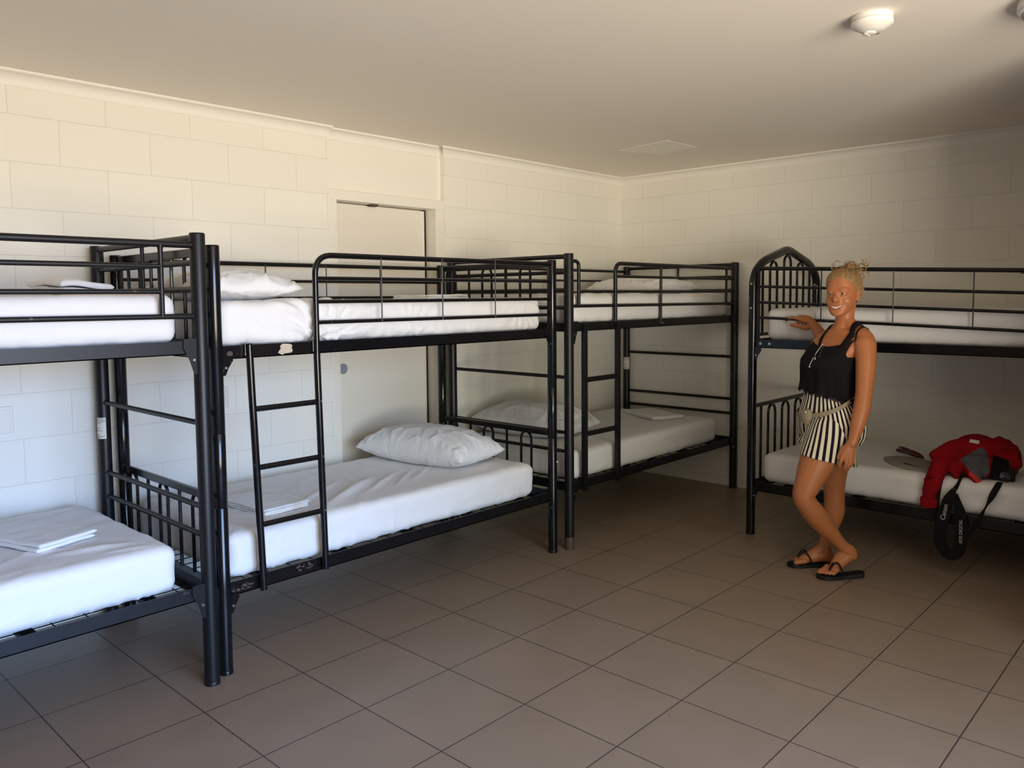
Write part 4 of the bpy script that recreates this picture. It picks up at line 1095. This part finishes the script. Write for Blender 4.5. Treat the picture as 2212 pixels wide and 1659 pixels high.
for k, (zz, ww, dd) in enumerate([(.034, .026, .010), (.030, .034, .016), (.012, .038, .022), (-.012, .036, .022), (-.034, .026, .016), (-.044, .014, .008)]):
    ring = []
    for i in range(20):
        a_ = 2*PI*i/20; ph = math.radians(70); x = ww*math.cos(a_); y = dd*math.sin(a_)
        ring.append(bc+Q(math.cos(ph)*x-math.sin(ph)*y, math.sin(ph)*x+math.cos(ph)*y, zz+.003*noise.noise(Vector((x*60, y*60, zz*50)))))
    rs.append(ring)
m.rings(rs[::-1]); m.build('pouch', M['tan'], bag)
m = MB(); m.ball(bc+Q(-.012, .030, .022), .009, 12, 8, (1, .6, .7)); m.build('buckle', M['chrome'], bag)
# sunglasses hooked in the neckline
sgl = MB(); sgl.tube(catmull([Q(-.082, .052, 1.205), Q(-.112, .050, 1.160), Q(-.138, .055, 1.115), Q(-.150, .060, 1.092)], 5), .0020, 8)
sg = sgl.build('sunglasses', M['chrome'], W_)
m = MB(); m.tube(catmull([Q(-.078, .060, 1.200), Q(-.100, .062, 1.150), Q(-.128, .066, 1.105), Q(-.148, .062, 1.090)], 5), .0016, 8); m.build('temple_arm', M['glass_dark'], sg)
m = MB(); m.ball(Q(-.080, .054, 1.208), .0045, 10, 8); m.ball(Q(-.146, .062, 1.094), .0048, 10, 8, (1.8, 1, .7)); m.build('hinge', M['chrome'], sg)
m = MB(); m.ball(Q(-.118, .058, 1.135), .018, 14, 8, (.5, .25, 1.3)); m.build('lens', M['glass_dark'], sg)
# flip-flops
def sandal(hx, hd, tx, td, lift, post, s1, s2, peak):
    H = Vector((hx, hd)); T = Vector((tx, td)); ax = (T-H); Ln = ax.length; ax.normalize(); sd = Vector((-ax.y, ax.x)); n = 26
    prof = [(0, .012), (.02, .026), (.08, .032), (.25, .031), (.45, .030), (.62, .037), (.78, .043), (.90, .038), (.97, .024), (1, .010)]
    def wd(t_):
        for a_, b_ in zip(prof[:-1], prof[1:]):
            if a_[0] <= t_ <= b_[0]: return a_[1]+(b_[1]-a_[1])*(t_-a_[0])/(b_[0]-a_[0])
        return .01
    rs = []
    for i in range(n+1):
        t_ = i/n; c = H+ax*Ln*t_; w_ = wd(t_); z0 = lift*max(0, 1-t_*2.2)**1.3+.0005; ring = []
        for a_, zz in ((-1, 0), (1, 0), (1, .015), (.93, .018), (-.93, .018), (-1, .015)): ring.append(Q(c.x+sd.x*w_*a_, c.y+sd.y*w_*a_, z0+zz))
        rs.append(ring)
    mb = MB(); mb.rings(rs); so_ = mb.build('flip_flop', M['rubber'], W_, angle=50)
    mb = MB()
    for s_ in (s1, s2):
        mb.tube([Q(*p) for p in catmull([post, ((post[0]+s_[0])/2+peak[0], (post[1]+s_[1])/2+peak[1], peak[2]), s_], 8)], [.0045+.002*math.sin(PI*k/16) for k in range(17)], 8, flat=.6)
    mb.build('toe_strap', M['rubber'], so_)
sandal(.145, .075, -.100, .088, .012, (-.042, .100, .046), (.030, .120, .022), (.045, .046, .024), (.0, .0, .090))
sandal(.050, -.103, -.185, -.100, 0, (-.135, -.103, .050), (-.060, -.060, .020), (-.050, -.140, .020), (.0, .0, .084))

# ------------------------------------------------------------------ things on the right lower bed
# red jacket thrown on the mattress, one sleeve hanging over the edge   (X = world x, Y = world y)
jk = MB(); mz = .500
def wl(pts, rad, **k): limb(jk, [Vector(p) for p in pts], rad, 16, 5, **k)
# body of the garment heaped up
jk.ball((-.80, -2.88, .545), .15, 28, 18, (1.15, 1.15, .45))
jk.ball((-.78, -2.855, .625), .105, 24, 16, (1.0, 1.1, .85))
jk.ball((-.76, -2.955, .635), .075, 24, 16, (1.0, .8, .95))
jk.ball((-.74, -2.985, .590), .085, 24, 16, (1.1, .85, .85))
jk.ball((-.80, -2.77, .555), .09, 24, 16, (1.2, 1.2, .6))
wl([(-.95, -2.70, .60), (-.88, -2.78, .64), (-.80, -2.86, .655)], [.035, .05, .055])
wl([(-.80, -3.035, .585), (-.74, -2.99, .635), (-.74, -2.95, .672)], [.038, .045, .036])
# front flap falling over the edge to a point
wl([(-.86, -2.86, .60), (-.955, -2.88, .555), (-.985, -2.905, .505), (-.995, -2.915, .480)], [.075, .050, .028, .012], flat=.6)
wl([(-.88, -2.80, .57), (-.96, -2.80, .535), (-.985, -2.81, .512)], [.05, .035, .02])
# hanging sleeve
wl([(-.90, -2.76, .590), (-.985, -2.738, .560), (-1.035, -2.722, .505), (-1.045, -2.706, .440), (-1.046, -2.700, .385), (-1.046, -2.700, .368)], [.050, .047, .045, .041, .036, .037])
jme = remesh(jk, 'jacket', .0052, 6)
for v in jme.vertices:
    p = v.co; dsp = .010*ridge(p, (6, 8, 7), 3)+.006*fbm(p, 11, 5, 2); nrm = v.normal
    v.co = p+nrm*(dsp-.006)
    if v.co.z < .503 and v.co.x > (-.955 if v.co.y > -2.80 else -.975): v.co.z = .503
for q in ('red', 'grey', 'redb', 'black'): jme.materials.append(M[q])
for p in jme.polygons:
    c = p.center
    y, z, x = c.y, c.z, c.x
    k_ = 4.642/(x+5.572); yy = -3.911+(y+3.911)*k_; zz = 1.46+(z-1.46)*k_       # seen on the plane of the bed front
    def inside(poly):
        c_ = False; n_ = len(poly)
        for i_ in range(n_):
            (y1, z1), (y2, z2) = poly[i_], poly[i_-1]
            if (z1 > zz) != (z2 > zz) and yy < (y2-y1)*(zz-z1)/(z2-z1)+y1: c_ = not c_
        return c_
    facing = p.normal.dot(Vector((-.8, -.2, .35))) > .05
    if not facing: continue
    if inside([(-2.812, .590), (-2.86, .633), (-2.908, .668), (-2.928, .655), (-2.946, .60), (-2.946, .54), (-2.922, .487), (-2.86, .535)]): p.material_index = 1
    elif inside([(-2.86, .535), (-2.922, .487), (-2.905, .470), (-2.855, .515)]): p.material_index = 2
    elif inside([(-2.963, .635), (-3.035, .615), (-3.04, .50), (-2.945, .50)]): p.material_index = 3
    elif zz < .475 and -2.96 < yy < -2.88: p.material_index = 3
jme.shade_smooth()
jacket = bpy.data.objects.new('jacket', jme); C.objects.link(jacket)
tag(jacket, 'crumpled red and grey fleece jacket thrown on the lower bed at right', 'jacket')
m = MB(); m.rings([[( -1.046+rr*math.cos(2*PI*i/24), -2.700+rr*math.sin(2*PI*i/24), z) for i in range(24)] for rr, z in ((.040, .392), (.043, .388), (.043, .346), (.039, .342), (.034, .343), (.030, .36))])
m.build('cuff', M['red'], jacket)
m = MB(); m.box((-.022, -.0015, -.009), (.022, .0015, .009)); tg = m.build('care_label', M['sticker'], jacket, smooth=False); tg.location = (-.868, -2.862, .683); tg.rotation_euler = (.3, .15, math.radians(-68))

# camera strap hanging over the edge
def rib(mb, pts, wds, th=.003, facing=(-1, 0, 0), tw=None):
    P = catmull(pts, 6); Wd = [v.x for v in catmull([(q, 0, 0) for q in wds], 6)]; n = len(P); rs = []
    TW = [v.x for v in catmull([(q, 0, 0) for q in (tw or [0]*len(pts))], 6)]
    for i in range(n):
        t_ = (P[min(i+1, n-1)]-P[max(i-1, 0)]).normalized(); u_ = Vector(facing); u_ = (u_-t_*u_.dot(t_)).normalized(); v_ = t_.cross(u_)
        c_, s_ = math.cos(TW[i]), math.sin(TW[i]); u3 = u_*c_+v_*s_; v3 = v_*c_-u_*s_
        rs.append([P[i]+v3*a_*Wd[i]/2+u3*b_*th/2 for a_, b_ in ((-1, -1), (1, -1), (1, 1), (-1, 1))])
    mb.rings(rs)
sx = -1.068
m = MB(); rib(m, [(-.95, -2.835, .513), (-.99, -2.833, .507), (-1.026, -2.829, .48), (sx+.03, -2.818, .452)], [.012, .013, .015, .022])
rib(m, [(sx+.030, -2.815, .452), (sx+.008, -2.797, .400), (sx-.006, -2.782, .330), (sx-.010, -2.768, .250), (sx-.010, -2.765, .185), (sx-.006, -2.785, .135), (sx, -2.812, .115), (sx+.006, -2.842, .130), (sx+.006, -2.858, .185), (sx+.004, -2.858, .260), (sx+.004, -2.850, .335), (sx+.012, -2.838, .385), (sx+.028, -2.824, .430)],
    [.022, .052, .058, .060, .060, .060, .060, .060, .060, .060, .058, .036, .016], th=.005)
strap = m.build('camera_strap', M['strap'], smooth=False)
tag(strap, 'black camera strap with silver lettering dangling over the bed edge', 'camera strap')
m = MB(); rib(m, [(-.97, -2.750, .513), (-1.022, -2.748, .47), (-1.052, -2.744, .40), (-1.060, -2.742, .32), (-1.062, -2.745, .24), (-1.064, -2.755, .18), (-1.066, -2.775, .150)], [.012, .014, .018, .024, .024, .022, .02], tw=[0, .2, .3, .1, 0, 0, 0]); m.build('strap_tail', M['strap'], strap, smooth=False)
m = MB(); rib(m, [(-.97, -3.005, .506), (-1.022, -3.003, .490), (-1.045, -2.985, .440), (-1.052, -2.962, .385), (-1.056, -2.940, .330), (-1.060, -2.905, .255), (-1.064, -2.870, .200), (-1.066, -2.845, .165)], [.026, .028, .028, .012, .026, .024, .022, .02], tw=[0, 0, .3, .9, .4, .1, 0, 0]); m.build('strap_tail', M['strap'], strap, smooth=False)
def text(body_, name, size, loc, rot, parent, mt, ext=.0004):
    cu = bpy.data.curves.new(name, 'FONT'); cu.body = body_; cu.size = size; cu.extrude = ext; cu.align_x = 'CENTER'; cu.align_y = 'CENTER'
    ob = bpy.data.objects.new(name, cu); C.objects.link(ob); bpy.context.view_layer.update()
    me_ = bpy.data.meshes.new_from_object(ob.evaluated_get(bpy.context.evaluated_depsgraph_get())); bpy.data.objects.remove(ob)
    me_.materials.clear(); me_.materials.append(mt); o2 = bpy.data.objects.new(name, me_); C.objects.link(o2); o2.parent = parent
    o2.matrix_world = Matrix.Translation(loc) @ rot; return o2
# letters read upwards, facing the room (-x)
Rm = Matrix(((0, 0, -1), (0, 1, 0), (1, 0, 0))).to_4x4()
def upright(t_):   # text x axis along +z leaning, text normal -x
    X = Vector((0, math.sin(t_), math.cos(t_))); N_ = Vector((-1, 0, 0)); Y = N_.cross(X)
    return Matrix((X, Y, N_)).transposed().to_4x4()
text('Canon', 'lettering', .032, (sx-.0110, -2.782, .335), upright(-.17), strap, M['print'])
text('EOS DIGITAL', 'lettering', .021, (sx+.0005, -2.858, .245), upright(.02), strap, M['print'])
# the camera itself, dark under the jacket
m = MB(); m.box((-.05, -.04, 0), (.05, .04, .06)); camb = m.build('camera', M['rubber'], smooth=False, bevel=.008); camb.location = (-.87, -3.00, .502); camb.rotation_euler = (0, 0, -1.3)
m = MB(); m.lathe([(.032, 0), (.034, .01), (.034, .06), (.030, .065), (.002, .062)], n=28); lens = m.build('camera_lens', M['glass_dark'], camb); lens.rotation_euler = (PI/2, 0, 0); lens.location = (0, -.040, .032); lens.scale = (.75, .75, .6)
tag(camb, 'black camera half hidden under the right side of the red jacket', 'camera')
# grey flat felt bag with dark zip, sunglasses case on top
m = MB(); V = []; n = 40
out = [(-.70, -2.36), (-.80, -2.40), (-.91, -2.50), (-.95, -2.60), (-.96, -2.70), (-.86, -2.74), (-.74, -2.70), (-.66, -2.60), (-.62, -2.48), (-.64, -2.40)]
oc = [p.xy for p in catmull([(x, y, 0) for x, y in out+out[:1]], 5)][:-1]
cx = sum(p.x for p in oc)/len(oc); cy = sum(p.y for p in oc)/len(oc)
m.rings([[(cx+(p.x-cx)*s_, cy+(p.y-cy)*s_, z) for p in oc] for s_, z in ((.97, .502), (1, .506), (.985, .511), (.9, .516), (.5, .519), (.1, .519))])
pouch = m.build('felt_pouch', M['greyl']); tag(pouch, 'flat grey felt pouch lying on the lower bed, left of the red jacket', 'pouch')
m = MB(); m.tube([(-.86, -2.52, .518), (-.90, -2.60, .517), (-.925, -2.69, .515)], [.009, .004, .004], 8, flat=.4); m.build('zip', M['black'], pouch)
m = MB(); limb(m, [(-.56, -2.40, .535), (-.60, -2.46, .540), (-.645, -2.525, .536), (-.665, -2.56, .528)], [.018, .023, .021, .008], 16, 5, flat=.75)
gc = m.build('sunglasses', M['dred'], angle=180); tag(gc, 'dark red sunglasses resting on the grey felt pouch', 'sunglasses')
gc.location.z = -.002
m = MB(); limb(m, [(-.548, -2.395, .553), (-.58, -2.43, .558), (-.61, -2.47, .556)], [.004, .005, .004], 8, 5); m.build('temple_arm', M['dred'], gc)

# small marks on the right wall
m = MB(); m.box((-.004, -2.93, 1.575), (0, -2.885, 1.582)); b_ = m.build('wall_clip', M['rust'], smooth=False); tag(b_, 'small dark metal clip on the right wall above the bunk', 'clip')
